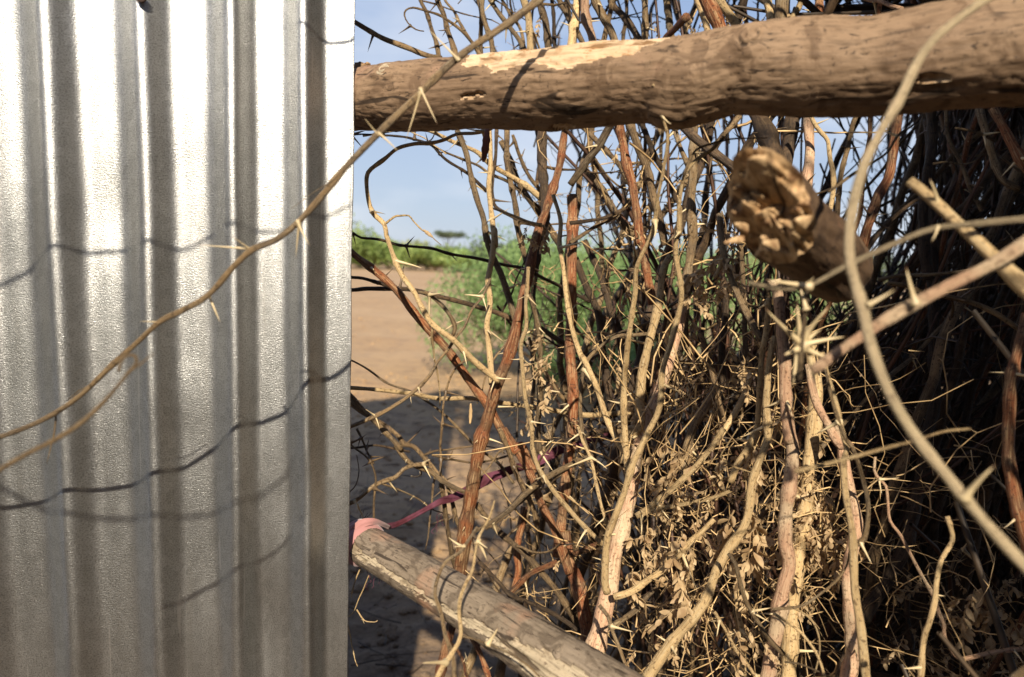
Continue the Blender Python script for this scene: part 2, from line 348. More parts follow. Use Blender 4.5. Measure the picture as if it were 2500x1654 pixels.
# ------------------------------------------------------------------ corrugated sheet wall
m, t, b, o = newmat('galvanised_steel'); uv = N(t, 'ShaderNodeUVMap').outputs[0]; tc = N(t, 'ShaderNodeTexCoord').outputs['Object']
g1 = noise_(t, mapping(t, uv, (1, 1, 1)), 780, 3, .65); g2 = noise_(t, mapping(t, uv, (260, 900, 1)), 1.0, 3, .7); g3 = noise_(t, uv, 9, 4, .6); g4 = noise_(t, mapping(t, uv, (60, 3, 1)), 1.0, 3, .6)
sc = noise_(t, mapping(t, uv, (190, 5, 1)), 1, 2, .5, .6)
vo = t.nodes.new('ShaderNodeTexVoronoi'); vo.inputs['Scale'].default_value = 170; t.links.new(mapping(t, uv, (1, .7, 1)), vo.inputs['Vector'])
c = mix(t, g3, (.53, .535, .525), (.64, .64, .63)); c = mix(t, ramp(t, g1, [(.40, (.6,) * 3), (.52, (0, 0, 0))]), c, (.22, .215, .20))
bw = t.nodes.new('ShaderNodeRGBToBW'); t.links.new(vo.outputs['Color'], bw.inputs[0]); c = mix(t, .13, c, bw.outputs[0], 'OVERLAY'); c = mix(t, ramp(t, g4, [(.30, (.45,) * 3), (.45, (0, 0, 0))]), c, (.40, .385, .355)); c = mix(t, ramp(t, sc, [(.70, (0, 0, 0)), (.73, (.6,) * 3)]), c, (.75, .74, .72))
t.links.new(c, b.inputs['Base Color']); b.inputs['Metallic'].default_value = 1.0
rr = N(t, 'ShaderNodeMapRange'); rr.inputs[3].default_value = .31; rr.inputs[4].default_value = .46; t.links.new(mix(t, .5, g1, g3), rr.inputs[0]); t.links.new(rr.outputs[0], b.inputs['Roughness'])
bump(t, b, mix(t, .45, g1, g2), .62, .0009); M['steel'] = m
def lerp(a, b, t): return a + (b - a) * t
TL, TR = P(0, 0, .618), P(822 * T_, 0, .675); BL, BR = P(0, 1654, .706), P(804 * T_, 1654, .765)
def solve(a0, a1, px):
    lo, hi = -1.0, 1.5
    for _ in range(50):
        md = (lo + hi) / 2; q = lerp(a0, a1, md)
        if proj([q])[0][0] < px: lo = md
        else: hi = md
    return (lo + hi) / 2
rt = [solve(TL, TR, x * T_) for x in (118, 336, 542, 705)]; rb = [solve(BL, BR, x * T_) for x in (190, 384, 557, 717)]
def a_of(U, tab, end):
    pts = [(k, v) for k, v in enumerate(tab)]
    if U <= 0: return tab[0] + U * (tab[1] - tab[0])
    if U >= 3: return tab[3] + (U - 3) / .72 * (end - tab[3])
    k = int(U); return lerp(tab[k], tab[k + 1], U - k)
nrm = (TR - TL).cross(TL - BL).normalized()
if nrm.y > 0: nrm = -nrm
hz = (TL.z - BL.z); b_top = 1 + (2.75 - TL.z) / hz; b_bot = -(BL.z - .02) / hz
Us = np.linspace(-19, 3.72, 700); bs = np.linspace(b_bot, b_top, 110); V = np.zeros((len(bs), len(Us), 3)); UVs = np.zeros((len(bs), len(Us), 2))
for j, U in enumerate(Us):
    at, ab = a_of(U, rt, 1.0), a_of(U, rb, 1.0)
    hgt = .0185 * (.5 + .5 * math.cos(2 * math.pi * U)) ** 2.2 + .0036 * math.sin(math.pi * (U % 1)) ** 2
    pt = lerp(TL, TR, at); pb = lerp(BL, BR, ab)
    for i, bb in enumerate(bs):
        bb = b_bot + (bb - b_bot) * (b_top - b_bot + .0 + .65 * max(0, TR.y - lerp(pb, pt, bb).y) / hz * 1.0) / (b_top - b_bot); q = lerp(pb, pt, bb); dn = .0022 * mn.noise(Vector((U * .8, bb * 2.2, 0))) + .0010 * mn.noise(Vector((U * 2.3, bb * 9, 4)))
        for du, db_, da_, wu, wb in ((2.35, .10, -.005, .28, .10), (1.55, .02, .004, .2, .16), (.6, .72, -.0035, .3, .06), (2.9, .30, -.003, .2, .05), (1.3, .45, .002, .35, .03)): dn += da_ * math.exp(-((U - du) / wu) ** 2 - ((bb - db_) / wb) ** 2)
        q = q + (pt - lerp(TL, TR, .5 * at)).normalized() * (.0016 * mn.noise(Vector((bb * 7, 3, 1))) + .0006 * mn.noise(Vector((bb * 40, 3, 1)))) * max(0, U / 3.72) ** 30 if U > 3.2 else q
        V[i, j] = q + nrm * (hgt + dn); UVs[i, j] = (U * .08, bb * hz)
ids = np.arange(V.shape[0] * V.shape[1]).reshape(V.shape[:2]); Q = np.stack([ids[:-1, :-1], ids[:-1, 1:], ids[1:, 1:], ids[1:, :-1]], -1).reshape(-1, 4)
wall = link('corrugated_sheet_wall', None, None, None, Vector((BL.x, BL.y, 0)), 'tall sunlit corrugated galvanised metal sheet filling the left of the view', 'metal sheet')
ws = link('corrugated_sheet', mesh_from('sheet', V.reshape(-1, 3) - np.array([BL.x, BL.y, 0]), Q, UVs.reshape(-1, 2)), M['steel'], wall)
so_ = ws.modifiers.new('thickness', 'SOLIDIFY'); so_.thickness = .0007; so_.offset = -1 if nrm.y < 0 else 1
m, t, b, o = newmat('rusty_nail_metal'); b.inputs['Base Color'].default_value = (.07, .045, .035, 1); b.inputs['Roughness'].default_value = .6; b.inputs['Metallic'].default_value = .5; M['nail'] = m
z = np.array([0, .004, .0045, .006, .0065, .0068]); rad = np.array([.0022, .0022, .0050, .0050, .004, .0003])
pn = P(332 * T_, 0, .625) + nrm * .002; V_, Q_, cp_, _ = tubes(np.array([list(pn + nrm * a) for a in z])[None], rad[None], 12)
link('nail_head', mesh_from('nail', V_ - np.array([BL.x, BL.y, 0]), [Q_, cp_]), M['nail'], wall)

# ------------------------------------------------------------------ logs
def wood_mat(name, c1, c2, c3, crack, bstr=.9, bd=.002, us=6, red=(.30, .15, .09)):
    m, t, b, o = newmat(name); uv = N(t, 'ShaderNodeUVMap').outputs[0]; tc = N(t, 'ShaderNodeTexCoord').outputs['Object']
    fib = noise_(t, mapping(t, uv, (300, 34, 1)), 1.0, 6, .65, .6); cr = noise_(t, mapping(t, uv, (150, 42, 1)), 1.0, 4, .6, 1.2); bl_ = noise_(t, tc, us, 4, .6, .4); fl = noise_(t, tc, 38, 4, .6, .8); sp = noise_(t, tc, 260, 3, .6)
    c = mix(t, ramp(t, bl_, [(.33, (0, 0, 0)), (.62, (1, 1, 1))]), c1, c2)
    c = mix(t, ramp(t, fl, [(.53, (0, 0, 0)), (.60, (.75,) * 3)]), c, c3)
    c = mix(t, ramp(t, noise_(t, tc, 17, 3, .5), [(.60, (0, 0, 0)), (.72, (.7,) * 3)]), c, red)
    gash = noise_(t, mapping(t, uv, (55, 11, 1)), 1.0, 3, .6, .8); c = mix(t, ramp(t, gash, [(.34, (.9,) * 3), (.385, (0, 0, 0))]), c, tuple(x * .6 for x in crack))
    c = mix(t, ramp(t, fib, [(.30, (.7,) * 3), (.50, (0, 0, 0))]), c, tuple(x * .45 for x in c1))
    c = mix(t, ramp(t, cr, [(.33, (1,) * 3), (.375, (0, 0, 0))]), c, crack)
    c = mix(t, ramp(t, sp, [(.30, (.7,) * 3), (.40, (0, 0, 0))]), c, crack)
    t.links.new(c, b.inputs['Base Color']); b.inputs['Roughness'].default_value = .72; b.inputs['Specular IOR Level'].default_value = .3
    h = mix(t, .5, mix(t, .5, fib, cr), fl); bump(t, b, h, bstr, bd); return m
M['bark1'] = wood_mat('log_bark', (.150, .092, .053), (.26, .172, .104), (.12, .072, .04), (.04, .024, .014), .9, .0022, 6, (.34, .20, .13))
M['wood1'] = wood_mat('exposed_wood', (.50, .35, .21), (.59, .44, .29), (.33, .20, .10), (.28, .14, .05), .8, .002, 14, (.58, .37, .19))
M['bark2'] = wood_mat('grey_pole_bark', (.150, .115, .080), (.23, .18, .13), (.09, .066, .045), (.045, .03, .02), 1.0, .002, 9, (.32, .17, .10))
M['wood2'] = wood_mat('weathered_bare_wood', (.34, .27, .18), (.42, .345, .24), (.20, .15, .095), (.08, .05, .03), .9, .0014, 12, (.40, .29, .19))
M['stump_bark'] = wood_mat('dark_stump_bark', (.085, .05, .028), (.15, .095, .055), (.06, .035, .02), (.02, .012, .008))
M['end'] = wood_mat('splintered_end_wood', (.34, .19, .08), (.58, .41, .23), (.14, .062, .026), (.04, .018, .008), 1.0, .003, 22, (.30, .14, .05))

def log_thing(name, cen, rad, label, matb, matw, mask, group=None, step=.0021, K=132, rough=.9, cat='log', seed=0, extra=None):
    """cen: list of world points, rad: radii. theta=0 up, 90 deg towards camera side"""
    A_ = catmull([list(c) + [r] for c, r in zip(cen, rad)], step); Pn, Rn = A_[:, :3], A_[:, 3]
    tg = np.gradient(Pn, axis=0); tg /= np.linalg.norm(tg, axis=1, keepdims=True)
    camp = np.array([0, 0, CAMZ]); tocam = camp - Pn; tocam -= tg * np.sum(tocam * tg, 1, keepdims=True); tocam /= np.linalg.norm(tocam, axis=1, keepdims=True)
    up = np.cross(tg, tocam); up *= np.sign(up[:, 2:3]); th = np.arange(K) / K * 2 * math.pi
    D = up[:, None, :] * np.cos(th)[None, :, None] + tocam[:, None, :] * np.sin(th)[None, :, None]
    s = np.concatenate([[0], np.cumsum(np.linalg.norm(np.diff(Pn, axis=0), axis=1))]); px = proj(Pn)[0]
    n = len(Pn); rr = np.zeros((n, K)); mk = np.zeros((n, K), bool)
    for i in range(n):
        for j in range(K):
            c_, s_ = math.cos(th[j]), math.sin(th[j]); v = Vector((s[i] * 9, c_ * 1.1, s_ * 1.1 + seed))
            d = .0016 * mn.noise(v) + .0004 * mn.noise(Vector((s[i] * 34, c_ * 3, s_ * 3 + seed)))
            cr = abs(mn.noise(Vector((s[i] * 26, c_ * 7.5, s_ * 7.5 + seed + 9)))); d -= .0013 * max(0, 1 - cr / .05)
            d += .0007 * mn.noise(Vector((s[i] * 18, c_ * 16, s_ * 16 + seed))); d += .0008 * mn.noise(Vector((s[i] * 130, c_ * 9, s_ * 9 + seed))) + .0008 * mn.noise(Vector((s[i] * 60, c_ * 26, s_ * 26)))
            jt = 13 * mn.noise(Vector((s[i] * 38, c_ * 3, s_ * 3 + 4))) + 8 * mn.noise(Vector((s[i] * 120, c_ * 9, s_ * 9)))
            if mask(px[i], math.degrees(th[j]), jt):
                mk[i, j] = True; d -= .0030; fx = mn.noise(Vector((s[i] * 12, c_ * 8, s_ * 8 + 20))); d += .0050 * fx - .004 * max(0, 1 - abs(fx) / .10)
            if extra: d += extra(px[i], math.degrees(th[j]))
            rr[i, j] = Rn[i] + d * rough
    V = Pn[:, None, :] + D * rr[..., None]; base = Vector(Pn[0]); V = V - np.array(base)
    UVv = np.stack(np.broadcast_arrays((np.abs(th / math.pi - 1) * math.pi * .037)[None, :], s[:, None]), -1)
    ids = np.arange(n * K).reshape(n, K); a = ids[:-1]; b_ = np.roll(a, -1, 1); d_ = ids[1:]; c_ = np.roll(d_, -1, 1); Q = np.stack([a, b_, c_, d_], -1).reshape(-1, 4)
    mq = mk[:-1].ravel(); lab_ = -np.ones(mq.shape, int); comps = []
    for q0 in np.nonzero(mq)[0]:
        if lab_[q0] >= 0: continue
        st = [q0]; lab_[q0] = len(comps); cm = []
        while st:
            q = st.pop(); cm.append(q); i_, j_ = divmod(int(q), K)
            for a_, b_2 in ((i_ + 1, j_), (i_ - 1, j_), (i_, (j_ + 1) % K), (i_, (j_ - 1) % K), (i_ + 1, (j_ + 1) % K), (i_ - 1, (j_ - 1) % K), (i_ - 1, (j_ + 1) % K), (i_ + 1, (j_ - 1) % K)):
                if 0 <= a_ < n - 1:
                    w2 = a_ * K + b_2
                    if mq[w2] and lab_[w2] < 0: lab_[w2] = len(comps); st.append(w2)
        if len(cm) < 12: mq[cm] = False; lab_[cm] = -2
        comps.append(np.array(cm))
    comps = [c for c in comps if len(c) >= 12]
    e0, e1 = len(V.reshape(-1, 3)), len(V.reshape(-1, 3)) + 1
    Vf = np.vstack([V.reshape(-1, 3), Pn[0] - np.array(base), Pn[-1] - np.array(base)]); Uf = np.vstack([UVv.reshape(-1, 2), [[0, 0], [0, 0]]])
    t0 = np.stack([np.full(K, e0), np.roll(ids[0], -1), ids[0]], -1); t1 = np.stack([np.full(K, e1), ids[-1], np.roll(ids[-1], -1)], -1)
    root = link(name, None, None, None, base, label, cat, group)
    def sub(nm, qs, ts, mt):
        used = np.unique(np.concatenate([qs.ravel()] + [x.ravel() for x in ts])); mp = -np.ones(len(Vf), int); mp[used] = np.arange(len(used))
        link(nm, mesh_from(nm, Vf[used], [mp[qs]] + [mp[x] for x in ts], Uf[used]), mt, root)
    sub('bark', Q[~mq], [t0, t1], matb)
    for cp_ in comps: sub('bare_wood', Q[cp_], [], matw)
    return root, Pn, Rn
def knot(root, p, n, r, mat, seed=0):
    """raised ringed knot"""
    n = Vector(n).normalized(); a = n.orthogonal().normalized(); b = n.cross(a); V = []; K = 28; rs = np.linspace(1, 0, 13)
    for i, q in enumerate(rs):
        for j in range(K):
            an = j / K * 6.283; w_ = 1 + .22 * mn.noise(Vector((math.cos(an) * 1.3, math.sin(an) * 1.3, seed + q)))
            h = -.35 * r * (q ** 3) + .10 * r * math.sin(q * 17) + .2 * r * (1 - q) - (.3 * r if q < .2 else 0)
            V.append((p + a * math.cos(an) * r * q * w_ * 1.25 + b * math.sin(an) * r * q * w_ + n * h) - root.location)
    V = np.array([list(v) for v in V]); ids = np.arange(len(V)).reshape(13, K); A_ = ids[:-1]; B_ = np.roll(A_, -1, 1); D_ = ids[1:]; C_ = np.roll(D_, -1, 1)
    uvk = np.stack([(rs[:, None] * np.ones(K)).ravel() * r, (np.zeros((13, 1)) + np.arange(K) * .004).ravel()], -1)
    link('knot', mesh_from('knot', V, np.stack([A_, B_, C_, D_], -1).reshape(-1, 4), uvk), mat, root)

# upper log: a straight rail coming towards the viewer on the right
ed = [(700, 172, 300), (820, 163, 300), (900, 150, 303), (1000, 140, 304), (1100, 130, 297), (1250, 108, 302), (1350, 98, 297), (1450, 90, 287), (1520, 89, 283), (1570, 87, 294),
      (1620, 80, 285), (1700, 65, 265), (1800, 52, 268), (1900, 45, 272), (2000, 44, 270), (2100, 25, 265), (2200, 5, 255), (2300, -15, 250), (2400, -30, 245), (2560, -55, 240), (2750, -90, 235)]
def logd(x): return 1 / lerp(1 / .722, 1 / .47, (x - 820) / 1550)
cen = [P(x * T_, (a + b) / 2 * T_, logd(x)) for x, a, b in ed]; rad = [(b - a) / 2 * T_ / F * logd(x) * .965 for x, a, b in ed]
def mask_up(px, th, j):
    x = px / T_; 
    if th > 180: th -= 360
    lim = np.interp(x, [1085, 1100, 1180, 1240, 1330, 1400, 1480, 1530, 1548], [-60, 42, 60, 56, 66, 58, 52, 36, -60])
    if 1085 < x < 1550 and -35 < th < lim + j * .7: return True
    for (ex, et, rx, rt_) in ((1310, 158, 26, 12), (1130, 95, 30, 4), (2150, 112, 40, 5)):
        if ((x - ex) / rx) ** 2 + ((th - et + j * .6) / rt_) ** 2 < 1: return True
    return False
def ex_up(px, th):
    x = px / T_; d = 0
    for ex, et, a, wx, wt in ((1745, 55, .006, 60, 30), (930, 45, .004, 50, 22), (2140, 125, -.004, 90, 10), (1560, 150, .004, 50, 30), (1290, 160, .003, 40, 18)):
        q = ((x - ex) / wx) ** 2 + ((th - et) / wt) ** 2; d += a * math.exp(-q * 1.5) + .0009 * math.sin(math.sqrt(q) * 14) * math.exp(-q)
    return d
LOG, LP, LR = log_thing('rail_log', cen, rad, 'thick brown horizontal log crossing the top of the thorn fence, partly peeled', M['bark1'], M['wood1'], mask_up, seed=3, extra=ex_up)
def surf(cen_, rad_, px, th):
    q = proj(cen_)[0]; i = int(np.argmin(np.abs(q - px))); tg = Vector(cen_[min(i + 1, len(cen_) - 1)] - cen_[max(i - 1, 0)]).normalized(); c = Vector(cen_[i])
    tc_ = (Vector((0, 0, CAMZ)) - c); tc_ -= tg * tc_.dot(tg); tc_.normalize(); up = tg.cross(tc_); up = up if up.z > 0 else -up
    n = up * math.cos(R(th)) + tc_ * math.sin(R(th)); return c + n * rad_[i], n
p, n = surf(LP, LR, 1742 * T_, 50); knot(LOG, p + n * .0045, n, .0125, M['bark1'], 2)
p, n = surf(LP, LR, 928 * T_, 42); knot(LOG, p + n * .003, n, .008, M['wood2'], 5)
# broken bark crest at the end of the log beside the sheet and bark flakes hanging from it
def flake(root, p, d, L, W, mat, seed, name='bark_flake'):
    d = Vector(d).normalized(); s_ = d.cross(Vector((0.3, -1, .2))).normalized(); n_ = d.cross(s_); V = []; tt = np.linspace(0, 1, 9)
    for sd_ in (1, -1):
        for q in tt:
            for j in np.linspace(-1, 1, 5):
                w_ = W * (1 - .75 * q ** 2) * (1 + .35 * mn.noise(Vector((q * 6, j, seed))))
                V.append(Vector(p) + d * L * q + s_ * j * w_ + n_ * (.25 * L * q * q + .15 * W * j * j + sd_ * .0006 + .1 * W * mn.noise(Vector((q * 7, j * 3, seed + 3)))) - root.location)
    V = np.array([list(v) for v in V]); ids = np.arange(45).reshape(9, 5); q1 = np.stack([ids[:-1, :-1], ids[:-1, 1:], ids[1:, 1:], ids[1:, :-1]], -1).reshape(-1, 4); q2 = q1[:, ::-1] + 45
    ring = list(ids[0]) + list(ids[1:, -1]) + list(ids[-1, -2::-1]) + list(ids[-2:0:-1, 0]); ring = np.array(ring); sq = np.stack([ring, ring + 45, np.roll(ring, -1) + 45, np.roll(ring, -1)], -1)
    link(name, mesh_from(name, V, np.vstack([q1, q2, sq]), np.tile(np.stack([V[:45, 0], V[:45, 2]], -1), (2, 1))), mat, root)
flake(LOG, P(828 * T_, 172 * T_, .715), (.35, -.1, 1), .013, .010, M['bark1'], 1); flake(LOG, P(846 * T_, 162 * T_, .71), (.5, -.2, 1), .008, .006, M['end'], 2)
pass

# lower pole
pl = [(770, 1218, 82), (810, 1243, 86), (870, 1276, 92), (975, 1337, 99), (1100, 1412, 112), (1200, 1475, 126), (1300, 1540, 140), (1400, 1605, 154), (1520, 1690, 172), (1640, 1775, 190)]
def pd(x): return 1 / lerp(1 / .805, 1 / .56, (x - 810) / 590)
cen = [P(x * T_, y * T_, pd(x)) for x, y, _ in pl]; rad = [w_ / 2 * T_ / F * pd(x) for x, y, w_ in pl]
def mask_lo(px, th, j):
    x = px / T_; c_ = np.interp(x, [700, 860, 1000, 1150, 1300, 1600], [122, 118, 128, 122, 112, 105]); h = np.interp(x, [700, 850, 900, 1050, 1200, 1300, 1600], [0, 17, 10, 6, 16, 30, 28])
    return abs(th - c_ + j * 1.0) < h
POLE, PP, PR = log_thing('gate_pole', cen, rad, 'grey barked pole slanting down to the right from the pink tie', M['bark2'], M['wood2'], mask_lo, cat='pole', seed=21, rough=.62, step=.0022, K=120)
for (x, th, r) in ((1140, 82, .0068), (895, 96, .0055), (1010, 60, .004), (1310, 70, .006)):
    p, n = surf(PP, PR, x * T_, th); knot(POLE, p + n * .0006, n, r, M['bark2'], x)

# broken log end poking towards the viewer
def stump():
    c0 = P(1782 * T_, 492 * T_, .43); c1 = P(1935 * T_, 620 * T_, .58); ax = (c1 - c0).normalized(); root = link('broken_log_end', None, None, None, c0, 'short broken log end pointing at the viewer below the rail, splintered and blurred', 'log')
    a = ax.cross(Vector((0, 0, 1))).normalized(); u = a.cross(ax).normalized(); K, n_ = 72, 90; L = (c1 - c0).length; V = []; r0, r1 = .0265, .029
    for i in range(n_):
        q = i / (n_ - 1)
        for j in range(K):
            an = j / K * 6.283; d_ = a * math.cos(an) + u * math.sin(an)
            r = lerp(r0, r1, q) * (1 + .10 * mn.noise(Vector((math.cos(an) * 1.2, math.sin(an) * 1.2, q * 3))) + .05 * mn.noise(Vector((math.cos(an) * 4, math.sin(an) * 4, q * 6))))
            r += .0012 * mn.noise(Vector((math.cos(an) * 11, math.sin(an) * 11, q * 9)))
            e = -.036 * math.sin(an) + .014 * mn.noise(Vector((math.cos(an) * 1.7, math.sin(an) * 1.7, 7))) + .010 * mn.noise(Vector((math.cos(an) * 5, math.sin(an) * 5, 3)))
            V.append(ax * (L * q + e * (1 - q) ** 6) + d_ * r)
    Vb = np.array([list(v) for v in V]); ids = np.arange(n_ * K).reshape(n_, K); A_ = ids[:-1]; B_ = np.roll(A_, -1, 1); D_ = ids[1:]; C_ = np.roll(D_, -1, 1)
    uvb = np.stack([np.tile(np.abs(np.arange(K) / K * 2 - 1) * .09, n_), np.repeat(np.arange(n_) / n_ * L, K)], -1)
    link('bark', mesh_from('bark', Vb, np.stack([A_, B_, C_, D_], -1).reshape(-1, 4), uvb), M['stump_bark'], root)
    rim = Vb[:K]; V = []; m_ = 26; ctr = Vector((0, 0, 0)) + ax * .004
    for i in range(m_):
        q = 1 - i / (m_ - 1)
        for j in range(K):
            v = Vector(rim[j]) * q + ctr * (1 - q); lp = v * 62
            h = -.016 * mn.noise(lp * .75 + Vector((1, 2, 3))) - .005 * abs(math.sin(9 * mn.noise(lp * .6 + Vector((5, 2, 3))))) - .008 * mn.noise(lp * 1.9) - .003 * mn.noise(lp * 5) - .004 * abs(mn.noise(lp * 3.1))
            V.append(v + ax * h * min(1, (1 - q) * 4.5))
    V = np.array([list(v) for v in V]); ids = np.arange(m_ * K).reshape(m_, K); A_ = ids[:-1]; B_ = np.roll(A_, -1, 1); D_ = ids[1:]; C_ = np.roll(D_, -1, 1)
    link('splintered_face', mesh_from('face', V, np.stack([A_, D_, C_, B_], -1).reshape(-1, 4), np.stack([V @ np.array(a), V @ np.array(u)], -1)), M['end'], root)
    for i in range(9):
        an = random.uniform(0, 6.28); d_ = a * math.cos(an) + u * math.sin(an); flake(root, c0 + d_ * r0 * random.uniform(.5, .95), -ax + d_ * random.uniform(-.2, .6), random.uniform(.008, .018), random.uniform(.002, .005), M['end'], 40 + i, 'splinter')
stump()

# ------------------------------------------------------------------ pink cloth tie
def strap():
    m, t, b, o = newmat('pink_cloth'); tc = N(t, 'ShaderNodeTexCoord').outputs['Object']; n = noise_(t, tc, 30, 3); c = mix(t, n, (.30, .12, .115), (.43, .22, .205)); t.links.new(c, b.inputs['Base Color']); b.inputs['Roughness'].default_value = .85; b.inputs['Sheen Weight'].default_value = .3
    bump(t, b, noise_(t, tc, 420, 2), .3, .0006)
    m2, t, b, o = newmat('crimson_cloth'); tc = N(t, 'ShaderNodeTexCoord').outputs['Object']; n = noise_(t, tc, 26, 4); c = mix(t, ramp(t, n, [(.38, (0, 0, 0)), (.62, (1, 1, 1))]), (.06, .007, .014), (.14, .04, .07)); t.links.new(c, b.inputs['Base Color']); b.inputs['Roughness'].default_value = .8
    bump(t, b, noise_(t, tc, 300, 2), .4, .0008)
    q = proj(PP)[0]; i0 = int(np.argmin(np.abs(q - 818 * T_))); i1 = int(np.argmin(np.abs(q - 852 * T_))); base = Vector(PP[i0])
    root = link('cloth_tie', None, None, None, base, 'pink and crimson cloth strip tied round the pole end and stretched right', 'cloth strip'); K = 64; V = []; rows = 12
    tg = Vector(PP[i1] - PP[i0]).normalized(); a = tg.orthogonal().normalized(); b_ = tg.cross(a); Lw = (Vector(PP[i1]) - base).length
    for i in range(rows):
        for j in range(K):
            an = j / K * 6.283; s_ = i / (rows - 1); r = PR[i0] * 1.03 + .0022 + .0012 * math.sin(s_ * 3.14) + .0011 * mn.noise(Vector((math.cos(an) * 1.5, math.sin(an) * 1.5, s_ * 6))) + .0006 * math.sin(s_ * 16 + 2 * math.sin(an))
            if i in (0, rows - 1): r -= .0025
            V.append(tg * Lw * (s_ + .12 * math.sin(an + 1)) + (a * math.cos(an) + b_ * math.sin(an)) * r)
    V = np.array([list(v) for v in V]); ids = np.arange(rows * K).reshape(rows, K); A_ = ids[:-1]; B_ = np.roll(A_, -1, 1); D_ = ids[1:]; C_ = np.roll(D_, -1, 1)
    link('wrapped_loop', mesh_from('loop', V, np.stack([A_, B_, C_, D_], -1).reshape(-1, 4)), m, root)
    def ribbon(nm, pts, ds, ws, mt, tw=1.0, seed=0):
        A_ = catmull([list(P(*src('G', x, y), d)) + [w_] for (x, y), d, w_ in zip(pts, ds, ws)], .004); n_ = len(A_); V = []; J = 9
        for i in range(n_):
            p = Vector(A_[i, :3]); tg_ = Vector(A_[min(i + 1, n_ - 1), :3] - A_[max(i - 1, 0), :3]).normalized(); vw = (Vector((0, 0, CAMZ)) - p).normalized(); s_ = tg_.cross(vw).normalized(); s_.rotate(Quaternion(tg_, tw * mn.noise(Vector((i * .05, seed, 0))))); n2 = tg_.cross(s_)
            for j in range(J * 2):
                an = j / (J * 2) * 6.283; w_ = A_[i, 3] * .38265 / F * (p - Vector((0, 0, CAMZ))).length / 2; f = .25 + .12 * mn.noise(Vector((i * .12, an, seed)))
                V.append(p + s_ * math.cos(an) * w_ * (1 + .15 * mn.noise(Vector((i * .2, seed, 5)))) + n2 * math.sin(an) * w_ * f + n2 * .1 * w_ * math.sin(an * 5 + i * .15) - base)
        V = np.array([list(v) for v in V]); K_ = J * 2; ids = np.arange(n_ * K_).reshape(n_, K_); A2 = ids[:-1]; B2 = np.roll(A2, -1, 1); D2 = ids[1:]; C2 = np.roll(D2, -1, 1)
        link(nm, mesh_from(nm, V, [np.stack([A2, B2, C2, D2], -1).reshape(-1, 4), ids[[0, -1]]]), mt, root)
    ribbon('loop_end', [(60, 640), (110, 590), (180, 575), (240, 590), (290, 615)], [.775, .775, .78, .80, .83], [50, 55, 42, 34, 30], m, .6, 1)
    ribbon('stretched_tail', [(265, 605), (340, 590), (450, 535), (560, 475), (620, 445), (700, 420), (800, 370), (900, 310), (1000, 270), (1080, 240), (1180, 210), (1260, 175), (1390, 110), (1480, 85), (1580, 45), (1750, 0), (1900, -50), (2000, -95)],
           [.825, .85, .87, .89, .90, .92, .94, .96, .98, 1.0, 1.02, 1.04, 1.06, 1.08, 1.1, 1.12, 1.15, 1.18], [30, 34, 30, 32, 44, 56, 62, 66, 60, 56, 50, 60, 62, 50, 60, 64, 60, 50], m2, 1.1, 4)
    for i in range(16):
        p0 = P(*src('G', random.choice([600, 605, 130, 170, 150, 620]) + random.uniform(-10, 10), random.choice([500, 540]) if i % 2 else 520), .9); 
        if i % 3 == 0: p0 = P(*src('G', 100 + 8 * i, 860 + i), .82)
        q = [p0]
        for z in range(6): q.append(q[-1] + Vector((random.uniform(-.004, .004), random.uniform(-.003, .003), -random.uniform(.001, .006))))
        pp = catmull([list(x) for x in q], .002); v, qq, cp, uv_ = tubes((pp - np.array(base))[None], np.full((1, len(pp)), .0003), 4); link('loose_thread', mesh_from('thread', v, [qq, cp]), m2, root)
strap()
# ------------------------------------------------------------------ thorn branches seen one by one
def tr(segs, d0, d1, w0, w1, ds=None, jit=.6, step=.006):
    """segs: [(crop, [(x, y), ...]), ...]; w in pixels of a zoomed crop (1 = .38265 photograph pixels)"""
    sp = []
    for c, pts in segs: sp += [src(c, x, y) for x, y in pts]
    sp = np.array(sp, float); L = np.concatenate([[0], np.cumsum(np.linalg.norm(np.diff(sp, axis=0), axis=1))]); L /= L[-1]
    dd = np.interp(L, np.linspace(0, 1, len(ds)), ds) if ds else d0 + (d1 - d0) * L
    ww = w0 + (w1 - w0) * L; o = []
    for (x, y), d, w_ in zip(sp, dd, ww): o.append(list(P(x, y, d)) + [w_ * .38265 / 2 / F * d])
    A_ = catmull(o, step); s = np.arange(len(A_)) * step
    sd_ = rng.uniform(0, 50)
    for k in range(3): A_[:, k] += [(.0022 if w1 > 24 else .0014) * jit * mn.noise(Vector((x * 22, sd_ + k * 7, 0))) + .0007 * jit * mn.noise(Vector((x * 75, sd_ + k * 7, 3))) for x in s]
    return A_[:, :3], A_[:, 3]
G1 = 'thorn branches rising above the rail log'; G2 = 'thorn branches beside the open gap'; G3 = 'thorn branches woven in the middle of the fence'
G4 = 'pale sunlit branches in the middle of the fence'; G5 = 'blurred twigs hanging close to the viewer'; G6 = 'branches in the dark right part of the fence'
